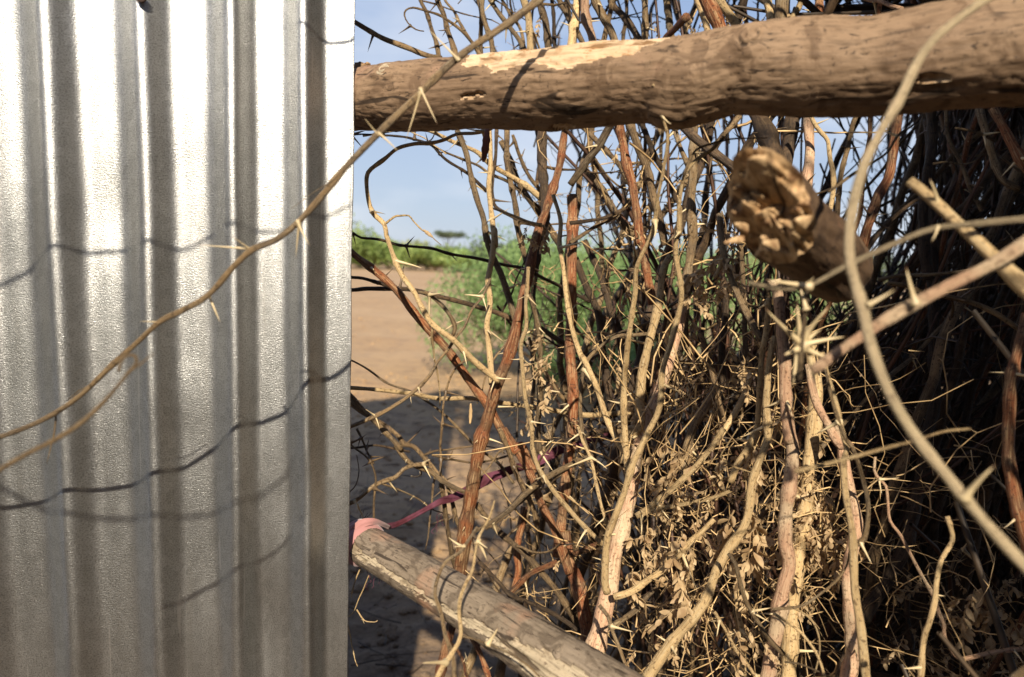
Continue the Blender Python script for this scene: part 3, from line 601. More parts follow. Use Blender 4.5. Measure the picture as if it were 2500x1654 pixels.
TB = [
 # above the rail
 ([('A', [(20, 120), (75, 145), (235, 240), (350, 288), (430, 318), (520, 352), (620, 380)])], .93, .97, 30, 38, 'd', 'dark thorny twig reaching down-right from the sheet edge above the rail', G1, 6, 0, 0),
 ([('A', [(510, 200), (460, 190), (410, 150), (385, 100), (395, 65), (440, 50), (520, 70), (620, 105), (730, 180), (790, 240), (850, 320), (900, 420)])], .92, .98, 7, 26, 'd', 'dark twig whose tip curls into a hook against the sky', G1, 7, 0, 0),
 ([('A', [(470, -160), (480, -20), (530, 90), (560, 190), (590, 280), (610, 420)])], 1.0, 1.0, 20, 30, 'd', 'first upright dark branch right of the hooked twig above the rail', G1, 14, 1, 0),
 ([('A', [(570, -160), (590, -10), (640, 100), (660, 190), (690, 280), (730, 430)])], .98, .98, 26, 36, 'd', 'second upright branch right of the hooked twig, reddish brown and knobbly', G1, 16, 1, 0),
 ([('A', [(610, -160), (640, -10), (700, 70), (740, 150), (800, 250), (850, 330), (890, 430)])], 1.04, 1.0, 14, 24, 't', 'thin grey branch crossing the hooked twig above the rail', G1, 10, 0, 0),
 ([('A', [(820, -160), (850, -20), (875, 100), (872, 250), (880, 420)])], .99, .99, 24, 28, 'd', 'straight dark upright stem above the rail behind the diagonal twig', G1, 10, 1, 0),
 ([('A', [(880, -140), (880, 70), (905, 170), (940, 270), (955, 420)])], .96, .96, 30, 34, 't', 'tan upright stem forking beside the dark straight stem above the rail', G1, 12, 0, 0),
 ([('A', [(850, -160), (920, -20), (985, 80), (1060, 180), (1120, 260), (1180, 400)])], 1.0, 1.0, 24, 34, 't', 'tan stem leaning down-right under the diagonal twig top', G1, 14, 0, 0),
 ([('A', [(950, -100), (1060, 90), (1130, 200), (1160, 400)])], 1.05, 1.04, 18, 22, 'd', 'thin dark stem leaning right against the pale stem above the rail', G1, 12, 0, 0),
 ([('A', [(1110, -160), (1140, -20), (1172, 90), (1185, 200), (1190, 420)])], .97, .97, 42, 44, 'c', 'pale straw coloured stem, leftmost pale one above the rail', G1, 7, 1, 1),
 ([('A', [(1215, -160), (1240, -20), (1262, 70), (1290, 170), (1310, 420)])], 1.02, 1.02, 42, 44, 'd', 'thick dark stem just right of the leftmost pale stem above the rail', G1, 16, 1, 1),
 ([('A', [(1300, -160), (1335, 60), (1340, 220), (1350, 420)])], 1.06, 1.06, 24, 24, 'k', 'thin nearly black stem above the rail between the thick dark stem and a pale one', G1, 15, 0, 0),
 ([('A', [(1290, -160), (1360, -20), (1405, 60), (1445, 140), (1510, 250), (1560, 400)])], 1.08, 1.06, 34, 38, 'd', 'dark branch slanting right behind the pale pinkish stems above the rail', G1, 14, 1, 0),
 ([('A', [(1490, -160), (1480, 90), (1460, 200), (1430, 400)])], .98, .98, 50, 54, 'c', 'broad pale stem leaning slightly left above the bare patch of the rail', G1, 8, 1, 1),
 ([('B', [(55, -160), (72, -20), (80, 120), (120, 250), (140, 400)])], .96, .96, 56, 52, 'p', 'pinkish pale stem with peeling bark above the bare patch of the rail', G1, 8, 0, 1),
 ([('B', [(90, -160), (135, 0), (190, 110), (250, 220), (290, 380)])], .90, .92, 44, 52, 't', 'grey smooth stem bending right above the right end of the bare patch', G1, 6, 0, 0),
 ([('B', [(200, -150), (250, 20), (320, 110), (400, 220), (450, 360)])], 1.06, 1.0, 38, 42, 'k', 'black stem slanting down-right above the bare patch of the rail', G1, 14, 1, 0),
 ([('B', [(335, -160), (340, 100), (320, 220), (310, 400)])], 1.1, 1.1, 24, 24, 'd', 'thin dark vertical stem crossed by the black slanting stem above the rail', G1, 14, 0, 0),
 ([('B', [(450, -160), (455, 0), (458, 110), (455, 240), (450, 400)])], .98, .98, 42, 42, 't', 'grey-tan vertical stem left of the rusty broken twig', G1, 10, 0, 1),
 ([('B', [(560, -160), (590, 0), (610, 110), (620, 200), (640, 380)])], 1.02, 1.0, 40, 44, 't', 'knobbly grey-tan stem directly behind the rusty broken twig', G1, 12, 1, 1),
 ([('B', [(722, 108), (690, 140), (640, 190), (590, 240), (550, 330)])], .64, .70, 46, 40, 'r', 'short rusty broken-off twig sticking up from behind the rail', G1, 0, 0, 0),
 ([('B', [(750, -160), (790, -10), (825, 80), (855, 190), (880, 380)])], .94, .94, 48, 44, 'c', 'pale stem left of the thick reddish branch above the rail', G1, 7, 1, 0),
 ([('B', [(790, -200), (840, -30), (880, 60), (930, 170), (990, 330)])], .78, .80, 88, 88, 'r', 'thick smooth reddish branch leaning over the rail', G1, 1, 0, 0),
 ([('B', [(860, -180), (920, -20), (970, 60), (1030, 140), (1090, 330)])], .84, .86, 52, 60, 'c', 'thick pale branch touching the right side of the thick reddish branch', G1, 2, 0, 0),
 ([('B', [(1215, -180), (1235, -20), (1258, 110), (1280, 330)])], .84, .84, 46, 52, 'c', 'smooth pale upright stem above the log knot', G1, 5, 0, 0),
 ([('B', [(1380, -180), (1350, -20), (1338, 110), (1330, 330)])], .88, .88, 62, 58, 't', 'wide grey-tan upright stem right of the log knot', G1, 5, 0, 1),
 ([('B', [(1420, -180), (1450, 0), (1400, 110), (1350, 230)])], .9, .9, 34, 34, 'c', 'pale branch leaning left across the wide grey-tan stem above the log', G1, 7, 0, 0),
 ([('C', [(30, -180), (22, 0), (15, 110), (10, 330)])], .86, .86, 70, 76, 't', 'broad tan stem above the log near the right end of the visible sky', G1, 4, 0, 1),
 ([('C', [(200, -180), (160, -20), (130, 60), (85, 130), (40, 300)])], .9, .9, 26, 30, 'c', 'thin pale branch bowing left above the right half of the log', G1, 6, 0, 0),
 ([('C', [(270, -180), (262, 0), (258, 110), (255, 300)])], .92, .92, 46, 48, 'r', 'reddish stem, rightmost upright one above the log against the sky', G1, 6, 0, 0),
 ([('C', [(440, -60), (560, -5), (640, 5), (720, 40), (790, 60)])], .8, .75, 24, 30, 'p', 'brown twig lying along the top of the log at upper right', G1, 6, 0, 0),
 # gap side, under the rail
 ([('A', [(945, 822), (850, 850), (720, 858), (650, 890), (560, 915), (450, 920), (340, 950), (250, 1020), (170, 1080), (143, 1130), (145, 1220), (165, 1320), (200, 1380), (255, 1430), (270, 1500)]),
   ('D', [(275, 210), (330, 370), (375, 460), (450, 560), (500, 660), (570, 770), (690, 860), (760, 930), (850, 1020), (985, 1125)])], 0, 0, 20, 42, 'c', 'long pale thorny branch arching round the open gap from rail to reddish fork', G2, 9, 1, 0, [.745, .76, .78, .79, .79, .79, .80, .84]),
 ([('A', [(262, 1430), (320, 1385), (355, 1380), (412, 1378), (440, 1410), (500, 1470), (545, 1495), (580, 1530), (620, 1565)])], .80, .81, 16, 4, 'c', 'fine pale side twig with a dry pod against the blue sky in the gap', G2, 8, 0, 0),
 ([('A', [(20, 868), (110, 858), (200, 862), (350, 872), (450, 890), (560, 930), (650, 1020), (790, 1110), (910, 1220)])], .88, .96, 10, 22, 'k', 'thin black twig arching below the rail in the top of the gap', G2, 14, 1, 0),
 ([('A', [(120, 870), (280, 840), (400, 825), (540, 835), (620, 870), (700, 910), (780, 940), (860, 980), (950, 1060), (1150, 1180), (1260, 1270)])], .90, .98, 12, 40, 'c', 'pale branch curving out under the rail and down to the right', G2, 8, 1, 0),
 ([('A', [(560, 920), (640, 970), (760, 1020), (860, 1060), (930, 1110), (1060, 1170), (1200, 1290), (1260, 1340)])], .92, 1.0, 10, 26, 'd', 'dark slender twig running parallel below the pale curving branch', G2, 12, 0, 0),
 ([('A', [(720, 830), (780, 980), (810, 1130), (850, 1280), (890, 1400), (910, 1540)]), ('D', [(900, 130), (930, 290), (1000, 440), (1050, 590), (1090, 730), (1130, 860)])], .93, .92, 34, 42, 't', 'long tan and brown branch hanging from the rail along the right of the gap', G2, 9, 1, 0),
 ([('A', [(925, 800), (935, 1050), (925, 1200), (945, 1400), (965, 1568)]), ('D', [(962, 160), (945, 330), (920, 480), (932, 620), (910, 780), (925, 920), (945, 1150)])], .92, .87, 30, 40, 'c', 'speckled pale upright branch with thorns beside the gap', G2, 9, 0, 0),
 ([('A', [(972, 820), (965, 1000), (945, 1150), (955, 1300), (1050, 1370), (1180, 1425), (1280, 1460)])], .96, .92, 22, 26, 'k', 'dark stem that bends sharply right beside the gap', G2, 12, 0, 0),
 ([('A', [(1040, 820), (1038, 1000), (1060, 1150), (1090, 1300), (1110, 1450)]), ('D', [(1090, 80), (1125, 220), (1160, 360), (1190, 500)])], .98, .94, 36, 36, 'd', 'dark brown upright branch left of the thickest dark trunk', G2, 12, 1, 0),
 ([('A', [(1268, 800), (1262, 1000), (1278, 1200), (1285, 1360), (1270, 1500)]), ('D', [(1240, 250), (1215, 420)])], 1.0, .92, 62, 58, 'k', 'thick dark furrowed trunk under the bare patch of the rail', G2, 9, 1, 0),
 ([('A', [(1412, 800), (1385, 1000), (1350, 1150), (1300, 1310), (1250, 1440)]), ('D', [(1230, 200), (1205, 300), (1185, 400), (1150, 560), (1115, 720), (1085, 850), (1040, 1000), (985, 1130), (940, 1270), (900, 1420)]), ('G', [(885, 0), (850, 170), (820, 350), (785, 540), (765, 700), (735, 920)])], 0, 0, 44, 96, 'r', 'long red-brown trunk running from the rail down to the lower pole', G2, 5, 0, 1, [.95, .90, .86, .86, .88, .90]),
 ([('A', [(1075, 860), (1120, 990), (1180, 1120), (1240, 1200), (1330, 1290)])], .98, 1.0, 20, 28, 'd', 'short dark branch crossing left of the furrowed trunk', G2, 14, 0, 0),
 ([('A', [(1000, 900), (1060, 1020), (1120, 1180), (1200, 1300), (1290, 1420), (1370, 1560)])], 1.02, 1.04, 34, 38, 'd', 'brown branch slanting down-right behind the furrowed trunk', G2, 14, 1, 0),
 ([('A', [(950, 1330), (1060, 1370), (1180, 1420), (1260, 1440)])], .84, .84, 12, 24, 'c', 'straight pale twig pointing left from the knot of dry leaves', G2, 5, 0, 0),
 ([('D', [(-40, 230), (40, 300), (150, 385), (260, 475), (350, 565), (430, 670), (530, 790), (640, 900), (740, 1040), (840, 1180), (930, 1300), (1010, 1450), (1080, 1568)]), ('G', [(1130, 90), (1200, 260)])], .84, .90, 44, 62, 'r', 'long reddish branch slanting from the sheet edge down across the field', G2, 5, 0, 0),
 ([('D', [(0, 160), (60, 185), (110, 212), (180, 218), (260, 232), (330, 255), (400, 265), (560, 280), (680, 315), (850, 345), (1000, 380), (1150, 410), (1260, 465), (1400, 530), (1568, 620)])], .86, 1.0, 16, 24, 'k', 'thin black thorny twig crossing the gap along the green horizon', G2, 9, 0, 0),
 ([('D', [(-20, 540), (60, 545), (150, 535), (300, 540), (440, 545), (560, 575), (700, 610), (850, 650), (1000, 700), (1100, 745)])], .88, .94, 26, 32, 'k', 'dark branch crossing the field behind the slanting reddish branch', G2, 8, 1, 0),
 ([('D', [(-20, 455), (60, 465), (120, 470), (220, 500), (320, 535)])], .87, .89, 18, 22, 'k', 'short dark twig from the sheet edge joining the dark branch over the field', G2, 16, 0, 0),
 ([('D', [(470, 560), (520, 562), (580, 600), (650, 670), (692, 740), (706, 790), (690, 840)])], .83, .84, 22, 28, 't', 'short grey-tan twig hooking down to the crossing point over the field', G2, 12, 0, 0),
 ([('D', [(935, 470), (880, 590), (815, 670), (770, 780), (710, 850), (665, 925), (600, 1000), (540, 1100), (450, 1190), (340, 1270), (200, 1350), (60, 1410), (-20, 1440)])], .82, .82, 14, 28, 't', 'grey twig curving down-left from the speckled branch to the sheet edge', G2, 9, 0, 0),
 ([('D', [(-20, 1165), (150, 1175), (300, 1190), (450, 1208), (600, 1235), (850, 1240), (1050, 1270), (1250, 1300), (1450, 1330), (1568, 1345)]), ('E', [(300, 1330), (480, 1330)])], .88, 1.0, 26, 36, 'c', 'long level pale branch with dark bands crossing the gap', G2, 5, 0, 0),
 ([('D', [(-10, 975), (60, 1000), (150, 1050), (280, 1140), (420, 1190), (550, 1270), (650, 1350), (740, 1440), (850, 1550)]), ('G', [(980, 200), (1080, 330)])], .90, .98, 12, 20, 't', 'thin tan twig drooping right across the shadow line of the field', G2, 9, 0, 0),
 ([('D', [(815, 992), (760, 1002), (700, 1060), (655, 1170), (630, 1300), (627, 1400), (612, 1540)]), ('G', [(612, 80), (618, 180), (615, 260), (640, 420)])], .86, .92, 12, 18, 'd', 'thin dark twig hanging straight down with a bent top in the gap', G2, 12, 0, 0),
 ([('D', [(0, 1170), (100, 1290), (200, 1390), (300, 1490), (370, 1568)]), ('G', [(330, 90), (420, 200), (550, 260), (650, 330), (790, 395)])], .86, .90, 34, 30, 't', 'brown and tan branch slanting from the sheet edge to the reddish trunk', G2, 10, 1, 0),
 ([('D', [(10, 1250), (120, 1330), (250, 1400), (350, 1480)]), ('G', [(380, 80), (450, 100), (540, 200), (640, 320), (720, 380), (800, 420)])], .92, .94, 26, 34, 'd', 'dark thorny branch running just behind the brown slanting one', G2, 16, 2, 0),
 ([('D', [(1175, 400), (1170, 520), (1160, 650), (1165, 780), (1130, 900), (1140, 1080), (1160, 1260), (1195, 1420), (1200, 1568)]), ('G', [(1200, 100), (1240, 230), (1330, 370), (1420, 480), (1500, 570), (1600, 670)]), ('H', [(190, 720)])], .80, .76, 24, 32, 'c', 'pale branch running down in front of the reddish trunk then off to the right', G2, 8, 0, 1),
 ([('D', [(1170, 560), (1200, 620), (1230, 740), (1250, 900), (1250, 1080), (1250, 1250), (1240, 1400), (1240, 1568)]), ('G', [(1225, 120), (1180, 300)])], .88, .92, 32, 40, 't', 'upright tan stem with hanging dry leaves right of the reddish trunk', G2, 7, 0, 1),
 ([('D', [(1452, -60), (1458, 200), (1450, 400), (1452, 700), (1440, 900), (1452, 1100), (1462, 1300), (1440, 1568)]), ('G', [(1435, 120), (1410, 350), (1385, 600), (1360, 800)])], .98, .94, 66, 66, 'r', 'upright dark red trunk between the gap and the tangle', G2, 3, 0, 0),
 ([('D', [(1335, -60), (1380, 100), (1372, 250), (1400, 430), (1425, 650), (1470, 850), (1530, 1010)]), ('E', [(60, 970), (130, 1120), (190, 1300), (250, 1450), (320, 1568)]), ('H', [(370, 140)])], .80, .74, 26, 40, 'c', 'long pale branch slanting down-right from the dry leaf knot', G4, 8, 0, 0),
 ([('D', [(1180, 850), (1230, 1000), (1320, 1130), (1400, 1240), (1500, 1330)])], .95, 1.0, 22, 26, 't', 'tan branch crossing behind the dark red trunk', G2, 8, 0, 0),
 ([('D', [(1240, 780), (1330, 840), (1420, 900), (1500, 950), (1568, 1010)])], 1.0, 1.0, 32, 32, 'k', 'black branch slanting behind the dark red trunk', G2, 8, 0, 0),
 # lower left
 ([('G', [(-10, 30), (60, 100), (150, 170), (200, 280), (190, 450), (192, 590)])], .86, .86, 12, 14, 'd', 'thin dark twig dangling above the pink tie', G2, 16, 0, 0),
 ([('G', [(-10, 112), (100, 100), (200, 88), (330, 112), (420, 130)])], .88, .9, 14, 16, 'k', 'level thin black twig low beside the sheet edge', G2, 14, 0, 0),
 ([('G', [(-10, 480), (40, 455), (100, 420), (200, 340), (330, 290), (380, 240), (450, 215), (540, 205)])], .85, .88, 26, 28, 't', 'grey-brown branch rising right from the sheet edge above the pink tie', G2, 12, 1, 0),
 ([('G', [(80, -20), (110, 40), (150, 140), (190, 210)])], .88, .88, 16, 12, 'd', 'short dark twig beside the dangling twig near the sheet edge', G2, 18, 0, 0),
 ([('G', [(80, 150), (95, 250), (75, 340), (20, 400)])], .86, .85, 6, 8, 'd', 'hair-thin twig bowed towards the sheet above the tie', G2, 0, 0, 0),
 ([('G', [(560, 150), (640, 170), (720, 185), (840, 200), (960, 180), (1060, 150)])], .90, .94, 14, 14, 'd', 'thin dark twig crossing the foot of the reddish trunk', G2, 12, 0, 0),
 ([('G', [(960, 440), (935, 530), (905, 590), (850, 700), (820, 880), (780, 960), (745, 1050), (733, 1150), (745, 1300), (700, 1400), (620, 1520), (560, 1650)])], .60, .53, 12, 34, 'c', 'speckled grey twig hanging down in front of the lower pole', G5, 6, 0, 0),
 ([('G', [(850, 610), (790, 700), (740, 770), (650, 830), (600, 930), (580, 1040), (620, 1160), (645, 1300), (695, 1440), (705, 1600)])], .62, .54, 18, 30, 't', 'thin branch looping down over the lower pole left of the speckled one', G5, 6, 0, 0),
 ([('G', [(1600, 150), (1430, 222), (1300, 290), (1150, 400), (1050, 500), (920, 590), (820, 645)])], .84, .76, 42, 26, 't', 'grey-tan branch slanting down-left to the top of the looping twigs', G2, 9, 1, 0),
 ([('G', [(1420, 235), (1250, 340), (1110, 460), (1000, 560), (900, 620)])], .86, .84, 34, 24, 'd', 'darker branch running close under the grey-tan slanting one', G2, 12, 1, 0),
 ([('G', [(740, 1300), (850, 1330), (960, 1370), (1080, 1430), (1180, 1500), (1250, 1568)])], .56, .53, 16, 14, 't', 'thin tan twig lying along the front of the lower pole', G5, 10, 0, 0),
 ([('G', [(1020, -20), (1085, 90), (1130, 170), (1200, 290), (1260, 460), (1340, 620), (1400, 780), (1440, 900)])], .90, .88, 40, 62, 'r', 'orange-brown lit branch slanting right from the foot of the reddish trunk', G3, 6, 0, 1),
 ([('G', [(990, -20), (1050, 120), (1090, 250), (1140, 350), (1200, 480), (1230, 600)])], .86, .9, 30, 36, 'd', 'brown branch left of the orange-brown lit one', G3, 14, 1, 0),
 ([('G', [(1400, 640), (1430, 830), (1480, 950), (1530, 1150), (1560, 1330), (1600, 1568)])], .92, .86, 80, 96, 'r', 'thick dark red trunk rising behind the lower pole', G3, 2, 0, 0),
 ([('G', [(1150, 480), (1125, 620), (1105, 750), (1110, 900), (1085, 1000)])], .98, .98, 46, 44, 'r', 'dark maroon stem standing behind the lower pole', G3, 6, 0, 0),
 ([('G', [(1620, 720), (1450, 790), (1340, 840), (1200, 900), (1130, 960), (1050, 1050)])], .90, .92, 40, 34, 'r', 'dark red branch slanting down-left to the lower pole', G3, 6, 0, 0),
 ([('G', [(840, 460), (920, 560), (1000, 650), (1150, 780), (1260, 900), (1380, 1050), (1500, 1250), (1560, 1400)])], .94, .92, 36, 44, 'd', 'dark brown branch slanting down-right above the lower pole', G3, 10, 1, 0),
 ([('G', [(615, 330), (640, 450), (650, 560), (690, 780), (720, 900)])], .92, .94, 28, 32, 'd', 'dark stem behind the crimson cloth left of the reddish trunk', G2, 10, 0, 0),
 ([('G', [(660, 350), (690, 450), (715, 560), (750, 640)])], .95, .95, 24, 30, 'd', 'short dark stem just right of the one behind the crimson cloth', G2, 10, 0, 0),
 ([('G', [(700, 1180), (670, 1300), (640, 1400), (600, 1600)])], .86, .84, 58, 64, 'r', 'brown stem rising under the lower pole at the bottom of the view', G3, 6, 1, 0),
 ([('G', [(790, 1270), (860, 1400), (900, 1500), (940, 1620)])], .84, .82, 34, 36, 'r', 'thin reddish stem under the lower pole, leaning right', G3, 6, 0, 0),
 ([('G', [(860, 830), (990, 970), (1060, 1040), (1250, 1120), (1400, 1200), (1560, 1320)])], .90, .88, 28, 32, 'k', 'black branch lying just above the lower pole', G3, 12, 1, 0),
 # middle, lit
 ([('B', [(505, 540), (540, 580), (545, 690), (575, 780), (600, 870), (592, 980), (568, 1120), (540, 1260)]), ('E', [(535, 30), (500, 190), (425, 340), (396, 430), (395, 560), (370, 720), (345, 900), (330, 1100), (322, 1300), (330, 1500)]), ('H', [(350, 250)])], 0, 0, 14, 46, 'c', 'tall pale branch with a fork-like tip in front of the rail log', G4, 6, 0, 0, [.55, .58, .62, .66, .70, .72]),
 ([('B', [(1240, 882), (1120, 884), (1000, 890), (860, 925), (780, 960), (735, 1040), (705, 1120)])], .58, .60, 6, 20, 't', 'thin twig tip bending right below the rail, left of the broken log end', G5, 4, 0, 0),
 ([('B', [(960, 875), (880, 960), (800, 1010), (720, 1090), (690, 1190), (672, 1350), (680, 1500)]), ('E', [(680, 20), (668, 130), (655, 300), (685, 500), (690, 600), (650, 770), (610, 920), (565, 1080), (550, 1300), (480, 1450), (420, 1568)]), ('H', [(380, 200), (320, 400), (260, 560), (212, 700), (200, 950), (218, 1030)])], 0, 0, 22, 48, 'c', 'longest pale branch, curving from under the rail down to the branch node at lower middle', G4, 6, 0, 0, [.60, .61, .62, .64, .66, .68, .70]),
 ([('E', [(705, 600), (680, 740), (640, 900), (590, 1060), (545, 1200), (490, 1320), (440, 1440)]), ('H', [(420, 60), (400, 150), (370, 350), (320, 600), (262, 800), (230, 1000), (185, 1200), (130, 1420)])], .84, .76, 56, 116, 'p', 'thick pink and cream streaked trunk behind the longest pale branch', G4, 4, 0, 1),
 ([('E', [(620, 330), (570, 420), (545, 620), (490, 850), (445, 1050), (425, 1250), (415, 1420)]), ('H', [(330, 20), (330, 200)])], .82, .80, 42, 72, 'c', 'pale furrowed stem just left of the thick pink trunk', G4, 6, 0, 1),
 ([('B', [(770, 740), (760, 1100), (752, 1300), (755, 1500)]), ('E', [(752, 60), (760, 200), (742, 350), (722, 500), (710, 720), (690, 900)])], .88, .88, 52, 58, 't', 'upright furrowed grey stem left of the broken log end', G3, 8, 1, 1),
 ([('E', [(935, 60), (945, 200), (960, 320), (1010, 480), (1080, 640), (1140, 760), (1200, 870)])], .76, .72, 44, 42, 't', 'thick grey branch slanting under the broken log end', G4, 5, 0, 2),
 ([('E', [(900, 470), (935, 400), (945, 330)])], .76, .76, 26, 34, 'c', 'short pale stub beside the grey branch under the broken log end', G4, 5, 0, 1),
 ([('E', [(1245, 600), (1230, 800), (1205, 950), (1192, 1150), (1180, 1380)]), ('H', [(1165, 0), (1110, 120), (1050, 210), (1000, 320)])], .70, .74, 34, 50, 'c', 'pale branch left of the pinkish trunk, swinging left at its foot', G4, 8, 0, 1),
 ([('E', [(1285, 840), (1250, 1000), (1232, 1250), (1240, 1440)]), ('H', [(1235, 60), (1180, 200), (1140, 330), (1120, 500), (1080, 620), (980, 760), (910, 900), (850, 1060), (750, 1200), (640, 1330), (560, 1440), (460, 1590)])], .70, .70, 40, 72, 'c', 'long thick yellowish branch sweeping down-left across the lower middle', G4, 4, 0, 0),
 ([('E', [(1280, 480), (1310, 600), (1322, 750), (1340, 950), (1352, 1150), (1362, 1350), (1385, 1520)]), ('H', [(1375, 0), (1400, 120), (1385, 300), (1358, 500), (1352, 700), (1375, 850), (1335, 1000), (1310, 1200), (1270, 1400), (1235, 1600)])], .68, .68, 64, 96, 'p', 'thick pinkish trunk standing below the broken log end', G4, 5, 0, 2),
 ([('H', [(960, -20), (890, 90), (800, 200), (700, 300), (610, 380), (480, 490), (400, 540)])], .76, .76, 36, 40, 'c', 'banded pale branch rising right from the thick pink trunk', G4, 5, 0, 2),
 ([('H', [(1000, 380), (940, 405), (850, 430), (720, 460), (560, 490), (400, 535)])], .74, .76, 24, 34, 'c', 'nearly level pale branch leaving the thick pink trunk to the right', G4, 8, 0, 3),
 ([('H', [(900, 560), (820, 640), (750, 700), (640, 820), (560, 890), (470, 950), (370, 1020), (260, 1055)])], .72, .74, 34, 46, 'c', 'bright branch curving up-right from the node at the foot of the pink trunk', G4, 6, 0, 3),
 ([('H', [(560, 980), (480, 1040), (420, 1120), (340, 1180), (250, 1240)])], .78, .78, 30, 38, 't', 'grey-tan branch below the bright curving one', G4, 5, 0, 1),
 ([('H', [(990, 780), (1030, 840), (1060, 950), (1100, 1080), (1180, 1220), (1250, 1330), (1340, 1420)])], .66, .66, 26, 32, 't', 'grey-tan branch slanting right across the lower middle', G4, 8, 0, 1),
 ([('H', [(1035, 980), (1052, 1150), (1080, 1300), (1082, 1450), (1090, 1620)])], .78, .76, 34, 42, 'c', 'short upright pale stem at the bottom, left of the pinkish trunk', G4, 8, 0, 1),
 ([('H', [(30, -30), (60, 60), (110, 170), (142, 320), (170, 450), (215, 590)])], .76, .74, 20, 22, 'c', 'thin pale twig left of the thick pink trunk', G4, 8, 0, 0),
 ([('H', [(165, 1110), (220, 1180), (250, 1280), (300, 1400), (330, 1480), (400, 1600)])], .70, .68, 26, 20, 't', 'thin tan twig below the node of the pink trunk', G4, 8, 0, 0),
 ([('H', [(900, 1150), (980, 1290), (1040, 1400), (1120, 1500), (1180, 1600)])], .68, .68, 20, 22, 'c', 'thin pale twig slanting right at the bottom centre', G4, 8, 0, 1),
 ([('H', [(1050, -20), (980, 90), (940, 160), (990, 210), (1130, 260)])], .66, .68, 8, 12, 'c', 'bent pale stalk crossing the upper part of the leafy tangle', G4, 6, 0, 2),
 # middle, dark
 ([('B', [(640, 740), (700, 810), (780, 885), (900, 975), (1060, 1100), (1130, 1170)])], .80, .78, 52, 60, 'k', 'dark smooth branch slanting from under the log to the broken log end', G3, 4, 0, 0),
 ([('B', [(270, 740), (210, 850), (160, 935), (100, 1010), (60, 1070), (-20, 1180)])], .90, .94, 48, 46, 't', 'stout grey branch leaning left below the bare patch of the rail', G3, 8, 1, 0),
 ([('B', [(275, 740), (318, 930), (340, 1060), (380, 1200), (410, 1400), (420, 1568)]), ('E', [(425, 200), (470, 450), (505, 640)])], .92, .92, 56, 56, 'r', 'rusty upright branch with peeling bark under the rail', G3, 5, 1, 1),
 ([('B', [(340, 740), (420, 960), (470, 1080), (510, 1250), (550, 1400), (585, 1568)])], .95, .95, 48, 50, 'd', 'dark brown branch right of the rusty peeling one', G3, 8, 1, 1),
 ([('B', [(410, 740), (480, 900), (520, 1000), (590, 1120), (665, 1290)])], .97, .99, 34, 36, 'k', 'black thorny branch leaning right behind the tall pale branch', G3, 16, 1, 0),
 ([('B', [(50, 800), (180, 930), (290, 1050), (370, 1190)])], 1.0, 1.0, 32, 34, 'd', 'dark branch crossing left of the rusty peeling one', G3, 12, 1, 0),
 ([('B', [(60, 1070), (160, 1180), (230, 1290), (290, 1400), (390, 1510)])], .98, .98, 38, 42, 't', 'tan branch bowing right across the white sky below the rail', G3, 10, 1, 0),
 ([('B', [(620, 740), (680, 940), (730, 1060), (760, 1200)])], 1.0, .98, 30, 34, 't', 'tan branch just left of the furrowed grey stem under the rail', G3, 12, 1, 1),
 ([('B', [(-20, 1425), (100, 1410), (200, 1390), (330, 1330)])], .92, .94, 24, 22, 'k', 'black twig running level at the middle of the tangle left', G3, 12, 0, 0),
 ([('B', [(-20, 1550), (150, 1440), (280, 1370), (390, 1240)])], .94, .96, 26, 24, 'd', 'brown twig rising right across the level black twig', G3, 12, 0, 0),
 ([('B', [(1060, 740), (1000, 820), (950, 870), (900, 960)])], .88, .88, 36, 32, 'd', 'short dark branch under the log right of the furrowed grey stem', G3, 8, 0, 0),
 ([('B', [(1165, 700), (1230, 850), (1290, 1000), (1320, 1140)])], .86, .80, 110, 105, 'k', 'broad black trunk joining the rail log above the broken end', G3, 2, 0, 0),
 ([('B', [(1395, 700), (1380, 900), (1350, 1050), (1320, 1160)])], .88, .84, 80, 84, 'k', 'second black trunk right of the broad black one above the broken end', G3, 4, 0, 0),
 ([('E', [(10, 340), (90, 540), (160, 700), (182, 900), (210, 1100), (255, 1360)])], 1.0, 1.0, 44, 48, 'k', 'black curved stem in front of the green shrub', G3, 9, 2, 0),
 ([('E', [(70, 230), (170, 450), (230, 650), (300, 820), (340, 960)])], 1.03, 1.0, 38, 42, 'k', 'second black stem in front of the green shrub, slanting right', G3, 12, 2, 0),
 ([('E', [(960, 480), (972, 700), (950, 900), (955, 1180)])], .92, .92, 40, 42, 'k', 'upright black stem behind the grey branch in the middle', G3, 8, 1, 1),
 ([('E', [(1065, 230), (1082, 500), (1095, 900), (1080, 1180)])], .9, .88, 30, 36, 'd', 'upright dark stem left of the pinkish trunk', G3, 10, 1, 1),
 ([('E', [(810, 820), (880, 1050), (930, 1280), (960, 1400)])], .92, .9, 38, 44, 'd', 'dark stem leaning right in the middle of the tangle', G3, 10, 1, 1),
 ([('E', [(910, 1150), (840, 1290), (770, 1400), (720, 1568)]), ('H', [(740, 120), (700, 250)])], .84, .84, 60, 56, 't', 'stout knotted brown branch below the middle, leaning left', G4, 5, 1, 2),
 ([('E', [(1120, 1130), (1080, 1240), (1000, 1380), (900, 1520)])], .80, .78, 38, 44, 'c', 'pale branch rising right to the pinkish trunk in the middle', G4, 6, 0, 1),
 ([('E', [(470, 825), (370, 835), (280, 840), (180, 900), (80, 1010), (45, 1200), (50, 1420), (90, 1568)])], .80, .82, 22, 26, 't', 'thin branch bending over from the right and dropping left of the pale ones', G4, 8, 0, 0),
 ([('E', [(-60, 1520), (60, 1480), (200, 1440), (400, 1420), (520, 1390)])], .88, .9, 34, 34, 'k', 'dark bundle-like branch lying level behind the pale forks', G3, 8, 1, 0),
 # foreground
